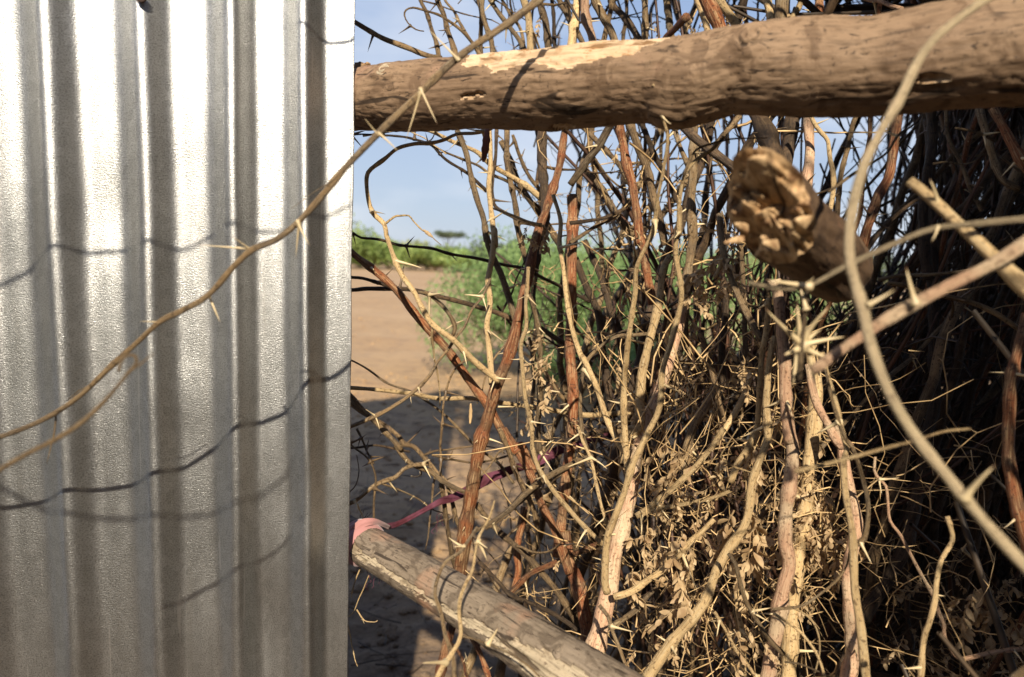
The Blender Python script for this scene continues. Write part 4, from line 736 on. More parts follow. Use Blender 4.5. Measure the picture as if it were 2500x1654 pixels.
 ([('T', [(1330, -60), (1255, -5), (1165, 62), (1060, 133), (950, 238), (875, 310), (800, 388), (740, 460), (690, 515), (640, 555), (585, 578), (540, 618), (480, 685), (420, 720), (370, 745), (310, 800), (250, 855), (190, 912), (130, 955), (60, 990), (-40, 1025), (-150, 1060), (-300, 1100)])], 0, 0, 50, 28, 't', 'long blurred bare twig crossing diagonally in front of the metal sheet', G5, 0, 0, 0, [.55, .53, .51, .497, .492, .50, .52, .545, .55]),
 ([('T', [(-300, 1250), (-160, 1170), (-40, 1110), (60, 1052), (130, 1017), (200, 970), (260, 910), (300, 860), (317, 840), (312, 824), (294, 824), (280, 838), (274, 862)])], .36, .365, 48, 20, 't', 'blurred twig with a curled hook tip low in front of the metal sheet', G5, 0, 0, 0),
 ([('T', [(2420, -110), (2340, -40), (2240, 28), (2160, 92), (2118, 155), (2085, 225), (2040, 300), (2000, 380), (1975, 470), (1965, 560), (1972, 630), (1995, 710), (2015, 800), (2060, 910), (2120, 1010), (2200, 1112), (2280, 1210), (2400, 1340), (2460, 1400)])], 0, 0, 52, 76, 'b', 'long blurred pale twig bowing down the right side close to the viewer', G5, 0, 0, 0, [.37, .36, .35, .34, .33]),
 ([('T', [(2460, 505), (2370, 508), (2240, 520), (2160, 530), (2080, 560), (1960, 615), (1870, 662), (1800, 668), (1735, 655)])], .38, .41, 48, 28, 'b', 'blurred pale twig coming in from the right edge across the broken log end', G5, 0, 0, 0),
 ([('T', [(2460, 500), (2370, 565), (2290, 615), (2180, 670), (2060, 735), (2000, 775), (1940, 815), (1880, 860)])], .36, .38, 92, 66, 'p', 'thick blurred reddish twig coming in from the right edge with a pale cut end', G5, 0, 0, 0),
 ([('T', [(2105, 420), (2150, 455), (2220, 520), (2290, 585), (2370, 665), (2440, 740)])], .42, .37, 60, 100, 'c', 'thick blurred pale cut branch slanting down to the right edge', G5, 0, 0, 0),
 ([('T', [(1870, 660), (1866, 710), (1860, 760), (1855, 800), (1850, 880)])], .42, .43, 22, 36, 't', 'short blurred twig with a starburst of thorns left of the reddish twig', G5, 0, 0, 0),
 ([('T', [(1840, 1092), (1950, 1065), (2060, 1035), (2120, 1020), (2180, 1000), (2245, 993)])], .42, .44, 28, 14, 'c', 'thin pale twig crossing level behind the bowing foreground twig', G5, 5, 0, 0),
 ([('F', [(280, 940), (310, 1080), (360, 1250), (400, 1420), (440, 1568)]), ('I', [(420, 180), (432, 400), (470, 650), (482, 850), (492, 1050), (525, 1250), (570, 1620)])], .62, .58, 26, 60, 'c', 'long pale upright branch right of the pinkish trunk', G4, 5, 0, 0),
 ([('F', [(300, 1050), (360, 1300), (430, 1500)]), ('I', [(470, 100), (520, 230), (565, 390), (575, 520), (550, 680), (490, 725)])], .60, .60, 20, 34, 't', 'branch bowing out and rejoining the long pale upright branch', G4, 5, 0, 0),
 ([('I', [(618, 165), (612, 250), (645, 310), (685, 350), (700, 450), (715, 570), (790, 670), (880, 850), (940, 960), (985, 1045), (1020, 1150), (1055, 1230), (1060, 1310), (1140, 1440), (1230, 1440), (1400, 1405), (1600, 1385)])], .66, .66, 16, 30, 'p', 'orange zigzag twig with thorns against the dark thicket', G6, 4, 0, 0),
 ([('I', [(1078, 540), (1100, 620), (1108, 700), (1040, 820), (1010, 950), (1000, 1080), (965, 1220), (930, 1330), (905, 1600)])], .60, .58, 28, 40, 'c', 'pale grey crooked twig against the dark thicket at lower right', G6, 2, 0, 0),
 ([('C', [(960, 760), (975, 1200)]), ('F', [(985, 300), (990, 700), (1000, 1250)]), ('I', [(930, 60), (930, 200), (870, 480), (800, 750), (700, 950), (560, 1150), (480, 1350), (400, 1600)])], .98, .84, 50, 86, 'k', 'thick dark red stem leaning left in the dark thicket', G6, 5, 0, 0),
 ([('I', [(380, -60), (440, 300), (500, 560), (485, 700), (450, 900), (462, 1200), (480, 1400), (430, 1620)])], .72, .70, 60, 96, 'p', 'stout brown stem behind the long pale upright branch', G6, 3, 0, 2),
 ([('F', [(200, 900), (240, 1150), (230, 1350), (215, 1568)]), ('I', [(200, 180), (170, 500), (120, 800), (90, 1100), (60, 1620)])], .78, .76, 80, 100, 'c', 'broad pale shaggy stem directly right of the pinkish trunk', G4, 4, 0, 5),
 ([('F', [(190, 1020), (240, 1250), (330, 1420), (400, 1540)]), ('I', [(460, 60)])], .72, .68, 46, 56, 'p', 'orange-brown branch slanting right beside the shaggy stem', G4, 3, 0, 0),
 ([('I', [(-40, 1135), (150, 1110), (280, 1025), (380, 940), (435, 850), (452, 770)])], .62, .60, 20, 12, 't', 'thin twig arching up-right across the foot of the shaggy stem', G4, 2, 0, 0),
 ([('I', [(60, 1110), (180, 1170), (245, 1260), (265, 1400), (215, 1620)])], .62, .62, 12, 10, 'c', 'thin rootlike stalk curling down right of the pinkish trunk', G4, 0, 0, 0),
 ([('I', [(-30, 1160), (120, 1260), (200, 1350), (260, 1450), (310, 1620)])], .60, .60, 20, 16, 'c', 'straight rootlike stalk slanting right from the foot of the pinkish trunk', G4, 0, 0, 0),
 ([('I', [(40, 1470), (130, 1480), (230, 1520), (330, 1560)])], .62, .6, 12, 10, 't', 'short rootlike stalk near the bottom right of the pinkish trunk', G4, 0, 0, 0),
 ([('I', [(1700, 1440), (1600, 1500), (1500, 1590)])], .40, .38, 50, 56, 't', 'blurred stub of a twig in the bottom right corner', G5, 0, 0, 0),
 ([('C', [(770, 690), (740, 880), (722, 1060), (700, 1150), (640, 1250), (600, 1370), (570, 1450), (535, 1580)])], .80, .80, 56, 60, 'r', 'red-brown branch right of the broken log end, kinked half way', G6, 3, 0, 0),
 ([('C', [(190, 690), (195, 850), (200, 980), (190, 1100), (165, 1250)])], .84, .80, 56, 66, 'p', 'sunlit reddish stem above the broken log end', G6, 7, 0, 0),
 ([('C', [(190, 690), (230, 790), (280, 855), (315, 900), (330, 1020), (352, 1120), (350, 1230), (320, 1400)])], .80, .78, 26, 34, 'c', 'speckled pale branch winding right above the broken log end', G6, 5, 0, 0),
 ([('C', [(530, 690), (480, 780), (440, 950), (400, 1120), (370, 1400)])], .86, .86, 30, 34, 'd', 'dark branch between the speckled one and the red-brown kinked one', G6, 10, 1, 0),
 ([('C', [(1280, 690), (1310, 800), (1340, 900), (1390, 1050), (1440, 1150), (1540, 1210)])], .76, .74, 48, 40, 't', 'brown branch curving down under the log at upper right', G6, 5, 1, 0),
 ([('C', [(1370, 690), (1430, 810), (1490, 920), (1568, 1050), (1680, 1200)])], .72, .70, 54, 60, 'r', 'reddish branch slanting down to the right edge under the log', G6, 3, 0, 0),
 ([('C', [(1072, 690), (1080, 850), (1110, 930), (1160, 1030), (1195, 1120), (1230, 1220), (1300, 1350)])], .80, .78, 24, 26, 'd', 'thin brown zigzag branch hanging under the log at upper right', G6, 6, 0, 0),
 ([('C', [(950, 700), (870, 790), (760, 870), (700, 970), (600, 1040), (480, 1110), (400, 1170), (320, 1225)])], .58, .56, 14, 20, 't', 'thin tan twig slanting down-left behind the bowing foreground twig', G5, 2, 0, 0),
 ([('C', [(890, 1270), (820, 1320), (760, 1370), (680, 1450), (590, 1560), (540, 1640)])], .80, .80, 22, 30, 'k', 'dark branch rising right behind the blurred pale cut branch', G6, 10, 1, 0),
 ([('C', [(990, 1048), (1080, 1035), (1160, 1050), (1240, 1035), (1300, 985)])], .76, .76, 14, 8, 't', 'little twig lying level under the log at upper right', G6, 6, 0, 0),
 ([('C', [(1130, 820), (1200, 830), (1290, 850), (1380, 900)])], .72, .74, 14, 18, 't', 'small tan twig pointing left under the log at upper right', G6, 6, 0, 0),
 ([('C', [(970, 690), (985, 900), (950, 1100), (930, 1300)]), ('F', [(920, 50), (935, 300), (960, 480)])], .9, .88, 54, 64, 'k', 'thick black stem at the left border of the dark thicket', G6, 6, 0, 0),
 ([('F', [(640, 480), (760, 455), (880, 450), (1000, 445), (1140, 430), (1240, 415)])], .72, .66, 26, 18, 't', 'grey twig level above the thick reddish foreground twig', G6, 5, 0, 0),
 ([('F', [(700, 500), (830, 520), (920, 560), (1040, 580), (1200, 615), (1320, 660), (1430, 720), (1540, 800)])], .74, .70, 30, 34, 'd', 'brown branch drooping right below the thick reddish foreground twig', G6, 5, 0, 0),
 ([('F', [(830, 930), (880, 935), (930, 938)])], .7, .7, 10, 5, 'c', 'tiny pale twig in the dark thicket', G6, 0, 0, 0),
 ([('F', [(1590, 700), (1560, 800), (1520, 950), (1480, 1200), (1470, 1568)]), ('I', [(1490, 300), (1560, 620), (1620, 800)])], .62, .60, 60, 84, 'r', 'thick dark stem along the right edge of the view', G6, 3, 0, 0),
 ([('I', [(1120, 88), (1250, 110), (1350, 140), (1460, 175)])], .72, .70, 12, 8, 't', 'slender straight twig crossing the dark thicket at the right', G6, 6, 0, 0),
 ([('I', [(1100, 900), (1130, 800), (1180, 750), (1260, 700)])], .8, .8, 18, 14, 't', 'arched brown twig in the dark thicket at lower right', G6, 3, 0, 0),
]
KEEP = {}
for i, e in enumerate(TB):
    segs, d0, d1, w0, w1, col, lab, grp, th, tw, lv = e[:11]; ds = e[11] if len(e) > 11 else None
    fg = grp == G5
    pth, rd = tr(segs, d0, d1, w0, w1, ds, jit=.16 if fg else .33, step=.005)
    KEEP[lab] = branch(pth, rd, col, lab, grp, thorns=th * 1.7, tl=(.013, .030) if grp == G4 else (.010, .025), twigs=tw, leaves=lv, k=10 if w1 > 50 or fg else 8, name='thorn_branch' if th else 'bare_branch')
def th_px(lab, lst, f=1.0, k='l'):
    root = KEEP[lab]
    for (x0, y0, d0, x1, y1, d1) in lst:
        a = P(x0 * T_, y0 * T_, d0); b = P(x1 * T_, y1 * T_, d1); o = add_thorn(root, a, (b - a).normalized(), (b - a).length, k, f); o.location = a - root.location
L1 = 'long blurred bare twig crossing diagonally in front of the metal sheet'
def LD(x): return float(np.interp(x, [0, 300, 690, 1255], [.55, .515, .492, .53]))
th_px(L1, [(x0, y0, LD(x0), x1, y1, LD(x0) + dz) for x0, y0, x1, y1, dz in ((583, 576, 459, 570, -.01), (580, 578, 538, 548, -.015), (690, 515, 710, 572, -.01), (692, 520, 684, 600, .01), (484, 686, 511, 750, -.01), (372, 746, 322, 744, -.01),
           (878, 310, 925, 348, -.01), (874, 312, 842, 272, -.01), (1058, 136, 985, 60, .02), (975, 210, 1013, 290, -.01), (972, 220, 940, 330, .01))], .55, 'l')
LT = [([('T', [(806, 385), (770, 418), (720, 450), (674, 484)])], .50, .485, 9, 3), ([('T', [(270, 842), (225, 880), (180, 905), (158, 925)])], .525, .53, 12, 5),
      ([('T', [(992, 205), (985, 130), (970, 250)])], .46, .455, 10, 4)]
for sg, a, b, w0, w1 in LT[:2]:
    pth, rd = tr(sg, a, b, w0, w1); branch(pth, rd, 't', None, name='side_twig', parent=KEEP[L1])
L2 = 'blurred twig with a curled hook tip low in front of the metal sheet'
pth, rd = tr([('T', [(296, 864), (325, 842), (356, 818)])], .363, .367, 18, 5); branch(pth, rd, 't', None, name='side_twig', parent=KEEP[L2])
pth, rd = tr([('T', [(130, 956), (126, 1000), (108, 1075)])], .535, .52, 14, 4); branch(pth, rd, 't', None, name='side_twig', parent=KEEP[L1])
L3 = 'short blurred twig with a starburst of thorns left of the reddish twig'
th_px(L3, [(1855, 796, .43, 1765, 722, .40), (1855, 790, .43, 1838, 700, .42), (1858, 785, .43, 1915, 700, .41), (1855, 800, .43, 1960, 770, .42), (1853, 806, .43, 1795, 830, .41), (1858, 806, .43, 1940, 840, .43), (1860, 800, .43, 1895, 745, .45),
           (1850, 800, .43, 1828, 900, .43), (1866, 715, .42, 1850, 660, .42), (1860, 770, .43, 1900, 905, .44)], 1.2)
th_px('long blurred pale twig bowing down the right side close to the viewer', [(2012, 705, .345, 2078, 672, .34), (2235, 1150, .335, 2290, 1075, .32), (2087, 222, .36, 2060, 240, .36)], 1.0)
th_px('thick blurred reddish twig coming in from the right edge with a pale cut end', [(2118, 700, .365, 2095, 625, .36)], 1.0)
th_px('blurred pale twig coming in from the right edge across the broken log end', [(1870, 663, .405, 1770, 648, .40), (1865, 664, .405, 1885, 640, .40), (2170, 527, .39, 2165, 560, .385)], 1.0)
th_px('thick blurred pale cut branch slanting down to the right edge', [(2170, 470, .41, 2160, 415, .40)], 1.0)
# two bare twigs hanging just above the view, whose shadows curve over the sheet
def on_sheet(px, py):
    o = Vector((0, 0, CAMZ)); d = P(px, py, 1) - o; return o + d * ((TL - o).dot(nrm) / d.dot(nrm))
for lab, pts, t0, t1, r0, r1 in (('bare twig hanging just above the view, shadow curving low over the sheet', [(-60, 1080), (0, 1125), (130, 1190), (300, 1207), (450, 1202), (560, 1180), (640, 1135), (690, 1080), (705, 1035), (690, 1010)], .56, .60, .0022, .0012),
        ('second bare twig just above the view, shadow crossing the upper sheet', [(-80, 700), (60, 645), (120, 612), (200, 598), (300, 590), (430, 588), (490, 560), (600, 548), (700, 540), (830, 480)], .40, .40, .0020, .0012),
        ('third bare twig above the view, nearest to the sheet edge', [(660, 75), (720, 100), (790, 110), (860, 90)], .25, .25, .0012, .0016)):
    A_ = catmull([list(on_sheet(x * T_, y * T_) + sd * lerp(t0, t1, i / (len(pts) - 1))) for i, (x, y) in enumerate(pts)], .008)
    branch(A_, np.linspace(r0, r1, len(A_)), 't', lab, G5, name='bare_branch', thorns=0); print('over', [tuple(np.round(v, 2)) for v in zip(*proj(A_[::12]))])
# dry pod, hanging flat pod, leaf knot
m, t, b, o = newmat('pod_skin'); tc = N(t, 'ShaderNodeTexCoord').outputs['Object']; c = mix(t, noise_(t, tc, 90, 3), (.22, .075, .045), (.38, .17, .10)); t.links.new(c, b.inputs['Base Color']); b.inputs['Roughness'].default_value = .5; M['pod'] = m
def pod(name, p0, p1, wd, mat, label, parent=None, cat='seed pod'):
    d = p1 - p0; L = d.length; n_ = 14; tt = np.linspace(0, 1, n_); path = np.array([list(p0 + d * q + Vector((0, 0, 1)).cross(d) * .12 * math.sin(q * 3)) for q in tt]); rr = wd * np.sin(np.pi * np.clip(tt * .94 + .03, 0, 1)) ** .55 * (1 + .12 * np.sin(tt * 22))
    V, Q, cp, UV = tubes((path - path[0])[None], rr[None], 12); V = V.reshape(-1, 3); tgd = d.normalized(); vw = (Vector((0, 0, CAMZ)) - p0).normalized(); vw = (vw - tgd * vw.dot(tgd)).normalized(); vn = np.array(vw)
    V = V - np.outer((V @ vn) - ((path - path[0]) @ vn).repeat(12), vn) * .6
    me = mesh_from(name, V, [Q, cp], UV)
    if parent: return link(name, me, mat, parent, p0 - parent.location)
    return link(name, me, mat, None, p0, label, cat)
pod('seed_pod', P(*src('A', 915, 815), .74), P(*src('A', 888, 1035), .74), .0042, M['pod'], 'flat reddish-brown seed pod hanging from the underside of the rail log')
pod('dry_pod', P(*src('A', 505, 1468), .80), P(*src('A', 566, 1515), .80), .0022, M['dry'], None, KEEP['fine pale side twig with a dry pod against the blue sky in the gap'])
pod('seed_pod', P(*src('D', 808, 1268), .86), P(*src('D', 803, 1400), .86), .0022, M['tangle_l'], 'small curled dry pod dangling under the level banded branch in the gap')
for lab, cx, cy, d, nn, sp in (('pale branch running down in front of the reddish trunk then off to the right', 1310, 900, .80, 0, 0),):
    pass
def leaves_at(lab, crop, lst, d):
    root = KEEP[lab]
    for (x, y, s_) in lst: add_leaf(root, P(*src(crop, x, y), d + random.uniform(-.012, .012)), random.choice(SPRAYS), s_, .7).location = P(*src(crop, x, y), d) - root.location
leaves_at('long red-brown trunk running from the rail down to the lower pole', 'D', [(1140, 160, .5), (1180, 150, .6), (1230, 130, .7), (1280, 140, .7), (1320, 150, .5), (1250, 170, .6), (1200, 180, .5)], .85)
leaves_at('upright tan stem with hanging dry leaves right of the reddish trunk', 'D', [(1290, 820, .9), (1310, 900, 1.0), (1300, 1000, 1.0), (1300, 1090, 1.1), (1215, 1020, .8), (1185, 1290, .8), (1200, 1350, .8)], .84)
leaves_at('thick pinkish trunk standing below the broken log end', 'H', [(1240, 290, 1.2), (1270, 560, 1.1), (1180, 100, 1.2), (1190, 640, 1.2), (1140, 900, .9), (1300, 700, 1.2)], .70)
leaves_at('thick grey branch slanting under the broken log end', 'E', [(960, 80, 1.4), (980, 150, 1.5), (940, 190, 1.4), (1000, 230, 1.5), (790, 400, 1.1), (830, 500, 1.0), (850, 420, 1.0), (800, 580, .9)], .78)
leaves_at('broad pale shaggy stem directly right of the pinkish trunk', 'I', [(random.uniform(150, 260), random.uniform(230, 700), random.uniform(.7, 1.15)) for _ in range(22)] + [(random.uniform(340, 400), random.uniform(620, 880), random.uniform(.6, 1.0)) for _ in range(7)], .76)
leaves_at('pale grey crooked twig against the dark thicket at lower right', 'I', [(1200, 1010, 1.1), (1190, 1060, 1.0), (1400, 960, 1.2), (1380, 1080, 1.2), (1420, 1020, 1.1), (1340, 1130, 1.1), (1500, 960, 1.1), (1550, 1150, 1.3)], .72)
leaves_at('thick pink and cream streaked trunk behind the longest pale branch', 'H', [(590, 60, 1.2), (630, 120, 1.2), (500, 680, 1.3), (640, 200, 1.0), (520, 560, 1.1), (350, 860, 1.2), (430, 620, .9)], .75)
leaves_at('bright branch curving up-right from the node at the foot of the pink trunk', 'H', [(620, 390, .9), (540, 960, 1.2), (740, 700, 1.4), (720, 640, 1.2), (800, 560, 1.2), (670, 900, 1.2), (680, 1050, 1.0), (1030, 480, 1.9), (1050, 560, 1.8)], .72)
# pale twig roots hanging at the sheet foot
for pts, lab in (([(160, 920), (100, 1060), (60, 1150), (-10, 1210)], 'pale crooked twig hanging below the pink tie'), ([(20, 1205), (35, 1300), (60, 1420), (88, 1500)], 'hair-thin white stalk dangling at the foot of the sheet edge'),
                 ([(100, 870), (70, 960), (50, 1060)], 'thin brown twig below the pink tie'), ([(80, 1140), (130, 1210), (190, 1222), (210, 1208)], 'short curled pale stalk below the pink tie')):
    pth, rd = tr([('G', pts)], .80, .79, 9, 5, jit=1.5, step=.003); branch(pth, rd, 'c', lab, 'thin stalks below the pink tie', thorns=6, tl=(.004, .009), name='thin_stalk', cat='stalk')

# ------------------------------------------------------------------ further branches of the fence, grown procedurally from the ground
GAP = np.array([(800, 295), (1010, 318), (1100, 400), (1135, 560), (1150, 800), (1130, 960), (1075, 1060), (1065, 1240), (1010, 1420), (985, 1568), (985, 2600), (700, 2600), (700, 295)], float) * T_
TOPG = np.array([(700, 300), (700, -900), (960, -900), (985, 0), (1010, 150), (1000, 300)], float) * T_
def inpoly(px, py, poly):
    r = np.zeros(len(px), bool); n = len(poly)
    for i in range(n):
        x0, y0 = poly[i]; x1, y1 = poly[(i + 1) % n]; c = (y0 > py) != (y1 > py)
        with np.errstate(divide='ignore', invalid='ignore'): r ^= c & (px < (x1 - x0) * (py - y0) / (y1 - y0) + x0)
    return r
def ok(p, tol=0, dmin=.80):
    px, py, d = proj(p); front = d > .1
    if (inpoly(px, py, GAP) & front).sum() > tol: return False
    if (inpoly(px, py, TOPG) & front).sum() > tol + 4: return False
    if (px < 860).any() and front.any(): return False
    if ((px > 1940) & (px < 2240) & (py > 270) & (py < 690) & front).any() and random.random() < .72: return False
    if ((px > 1230) & (px < 1930) & (py > 290) & (py < 640) & front).any() and random.random() < .45: return False
    vis = (px < 2560) & (py > -60) & (py < 1720)
    dm = np.interp(px, [850, 1500, 2000, 2500], [.98, .90, .80, .70])
    return not (vis & (d < dm)).any()
def grow(x, y, H, lx, ly, wob, sd_, z0=.0, step=.05):
    q = [(x, y, z0)]; d = np.array([lx, ly, 1.0]); r = np.random.default_rng(sd_); kz = 1
    n = int(H / step); cv = r.normal(0, .018, 3)
    if r.random() < .12: cv *= 2.5
    for i in range(n):
        d = d + cv + r.normal(0, wob, 3) + (0, 0, .02); d /= np.linalg.norm(d); kz = -kz
        e = d + np.array([kz * .10, kz * .05, 0]); q.append(tuple(np.array(q[-1]) + e * step))
    return np.array(q)
def colname(c): return {'c': 'pale straw', 't': 'grey-tan', 'd': 'dark brown', 'k': 'blackish', 'r': 'rusty red', 'p': 'pinkish brown'}[c]
made = 0; FB = {}; FPX = {}; ORD = ['leftmost', 'second', 'third', 'fourth', 'fifth', 'sixth', 'seventh', 'eighth', 'ninth', 'tenth', 'eleventh', 'twelfth', 'thirteenth', 'fourteenth', 'fifteenth', 'sixteenth', 'seventeenth', 'eighteenth']
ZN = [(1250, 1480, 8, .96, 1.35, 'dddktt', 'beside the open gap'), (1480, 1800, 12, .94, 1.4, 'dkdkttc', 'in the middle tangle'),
      (1800, 2100, 13, .84, 1.5, 'kdkdrrt', 'behind the broken log end'), (2120, 2700, 85, 1.05, 2.0, 'kkkkdr', 'in the dark right thicket')]  # right thicket branches take darker bark to stand in for shade
for (xa, xb, cnt, da, db, cols, zone) in ZN:
    g = 0; tr_ = 0
    while g < cnt and tr_ < 3000:
        tr_ += 1; d = random.uniform(da, db) if random.random() < .6 else random.uniform(da, (da + db) / 2); px = random.uniform(xa, xb); p = P(px, random.uniform(300, 1100), d)
        lx = random.gauss(0, .14); ly = random.gauss(0, .05); x0 = p.x - lx * p.z; y0 = max(.82, p.y - ly * p.z)
        H = random.uniform(1.9, 2.8); pp = grow(x0, y0, H, lx, ly, .05, 1000 + tr_ + int(xa))
        if not ok(pp, 1): continue
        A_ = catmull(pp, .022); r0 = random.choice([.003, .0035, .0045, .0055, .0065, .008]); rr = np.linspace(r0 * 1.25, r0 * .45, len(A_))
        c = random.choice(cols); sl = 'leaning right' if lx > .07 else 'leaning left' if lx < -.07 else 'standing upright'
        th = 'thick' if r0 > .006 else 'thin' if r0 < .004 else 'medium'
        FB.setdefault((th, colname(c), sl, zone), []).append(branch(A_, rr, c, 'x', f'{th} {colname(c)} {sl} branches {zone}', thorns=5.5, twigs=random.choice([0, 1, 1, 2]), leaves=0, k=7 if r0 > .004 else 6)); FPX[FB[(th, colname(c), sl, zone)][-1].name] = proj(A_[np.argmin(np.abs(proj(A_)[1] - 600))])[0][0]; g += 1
    made += g
for (th, cn_, sl, zone), lst in FB.items():
    lst.sort(key=lambda o: FPX[o.name])
    for i, o in enumerate(lst):
        if len(lst) == 1: o['label'] = f'only {th} {cn_} thorn branch {sl} {zone}'
        elif i == 0: o['label'] = f'leftmost {th} {cn_} thorn branch {sl} {zone}'
        else: o['label'] = f'{ORD[min(i, 17)]} from left of {th} {cn_} thorn branches {sl} {zone}'
print('filler', made, 'branches', BC[0])

# ------------------------------------------------------------------ uncountable fine twigs, thorns and dry leaves
def tangle(name, n, region, mat, rr_, Lr, label, dirf, kth, seed, nseg=7, wob=.22, k=4, thorn_L=(.006, .016), strict=True, tr=.5):
    r = np.random.default_rng(seed); Ps = []; Rs = []; c = 0; at = 0
    while len(Ps) < n and at < n * 12:
        at += 1; p = np.array(region(r)); L = r.uniform(*Lr); d = np.array(dirf(r), float); d /= np.linalg.norm(d); q = [p]; cv = r.normal(0, wob * .35, 3)
        for i in range(nseg): d = d + cv + r.normal(0, wob, 3); d /= np.linalg.norm(d); q.append(q[-1] + d * L / nseg)
        q = np.array(q)
        if strict and not ok(q, 0): continue
        Ps.append(q); r0 = r.uniform(*rr_); Rs.append(np.linspace(r0, r0 * tr, nseg + 1))
    Ps = np.array(Ps); Rs = np.array(Rs); V, Q, _, UV = tubes(Ps, Rs, k, cap=False)
    Vs = [V]; Fs = [Q]; off = len(V)
    if kth:
        m_ = len(Ps) * kth; ii = r.integers(0, len(Ps), m_); jj = r.integers(1, nseg, m_); b = Ps[ii, jj]; d = r.normal(size=(m_, 3)); d /= np.linalg.norm(d, axis=1, keepdims=True); L = r.uniform(*thorn_L, m_)
        path = np.stack([b, b + d * L[:, None] * .5, b + d * L[:, None]], 1); rd = np.stack([np.full(m_, .0010), np.full(m_, .0006), np.full(m_, .00008)], 1)
        v2, q2, _, _ = tubes(path, rd, 3, cap=False); Vs.append(v2); Fs.append(q2 + off)
    me = mesh_from(name, np.vstack(Vs), np.vstack(Fs)); return link(name, me, mat, label=label, cat='twigs', kind='stuff')
def reg(pxr, pyr, dr, pw=1.0):
    def f(r):
        px = r.uniform(*pxr); py = r.uniform(*pyr); d = dr[0] + (dr[1] - dr[0]) * r.random() ** pw; return list(P(px, py, d))
    return f
up_ = lambda r: (r.normal(0, .35), r.normal(0, .25), 1); any_ = lambda r: r.normal(size=3) + np.array([0, 0, .3])
tangle('fine_thorn_twigs', 170, reg((1230, 2000), (-150, 1650), (.98, 1.5)), M['tangle_d'], (.0010, .0024), (.12, .40), 'countless fine dark thorny twigs in the left and middle of the fence', up_, 4, 1)
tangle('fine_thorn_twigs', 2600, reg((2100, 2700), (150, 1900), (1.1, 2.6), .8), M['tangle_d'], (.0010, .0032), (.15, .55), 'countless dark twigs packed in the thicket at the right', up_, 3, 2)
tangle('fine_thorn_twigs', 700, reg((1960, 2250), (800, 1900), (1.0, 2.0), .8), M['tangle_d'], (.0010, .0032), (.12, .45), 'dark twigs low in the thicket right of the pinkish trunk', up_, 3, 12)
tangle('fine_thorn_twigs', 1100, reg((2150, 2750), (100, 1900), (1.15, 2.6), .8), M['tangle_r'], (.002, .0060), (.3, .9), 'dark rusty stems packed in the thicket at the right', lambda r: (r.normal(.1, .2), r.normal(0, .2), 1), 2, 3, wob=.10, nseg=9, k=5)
tangle('dry_stalks', 110, reg((1480, 1980), (250, 950), (.84, 1.2)), M['tangle_l'], (.0007, .0022), (.06, .26), 'pale dry stalks and thorns caught among the upright branches', any_, 1, 4, strict=True)
tangle('dry_stalks', 290, reg((1500, 2030), (900, 1720), (.74, 1.05)), M['tangle_l'], (.0004, .0013), (.08, .30), 'pale dry stalks heaped in the lower middle of the fence', lambda r: r.normal(size=3) * (1, .6, 1) + np.array([0, 0, .8]), 1, 5, wob=.3, strict=False)
tangle('dry_stalks', 220, reg((1560, 2080), (900, 1720), (.95, 1.5)), M['tangle_d'], (.0008, .0022), (.1, .3), 'dry stalks deeper in the lower middle of the fence', any_, 1, 6, wob=.25, strict=True)  # deeper stalks coloured dark to stand for shade in the gaps
tangle('dry_stalks', 90, reg((1960, 2500), (1050, 1720), (.70, .95)), M['tangle_l'], (.0004, .0011), (.04, .22), 'thin pale stalks and thorns in the dark lower right', any_, 2, 7, wob=.3, strict=False)
tangle('dry_stalks', 160, reg((1250, 1500), (150, 1500), (.90, 1.2)), M['tangle_l'], (.0004, .0012), (.03, .14), 'pale curly fibres among the branches beside the gap', any_, 2, 8, wob=.4, strict=True)
tangle('fine_thorn_twigs', 260, reg((1560, 2060), (900, 1720), (.95, 1.6)), M['tangle_r'], (.002, .005), (.3, .8), 'rusty brown stems behind the dry stalks in the lower middle', up_, 3, 9, wob=.12)
tangle('fine_thorn_twigs', 190, reg((1050, 2450), (-420, 60), (.88, 1.3)), M['tangle_d'], (.0010, .0026), (.15, .5), 'fine thorny twigs rising above the rail log', up_, 4, 10)
tangle('fine_thorn_twigs', 900, lambda r: [r.uniform(-.16, .55), r.uniform(.98, 1.35), r.uniform(1.55, 2.2)], M['tangle_d'], (.003, .007), (.2, .6), 'unseen top of the thorn fence, thickened to shade the ground', up_, 2, 31, strict=False)  # twigs added above the view to cast more fence shadow
tangle('ground_litter', 420, lambda r: [r.uniform(-.9, .6), 1.2 + 3.6 * r.random() ** 1.5, r.uniform(.004, .03)], M['tangle_d'], (.001, .003), (.03, .2), 'dark bits of twig littering the shaded ground', lambda r: (r.normal(), r.normal(), 0), 1, 32, wob=.06, strict=False)
# mostly unseen brushwood, added over the right part of the fence to shade the thicket
def high(r): 
    y = r.uniform(.62, 1.5); return [r.uniform(.34, 1.7) * max(1, y / .9), y, (1.24 if y < 1.0 else 1.42) + 1.3 * r.random() ** 1.2]
tangle('added_overhead_brush', 3500, lambda r: high(r), M['tangle_d'], (.003, .008), (.3, .9), 'mostly unseen brushwood added on the right part of the fence to shade it', lambda r: (r.normal(.55, .8), r.normal(.2, .3), .35), 1, 11, wob=.12, nseg=7, k=4, strict=True)
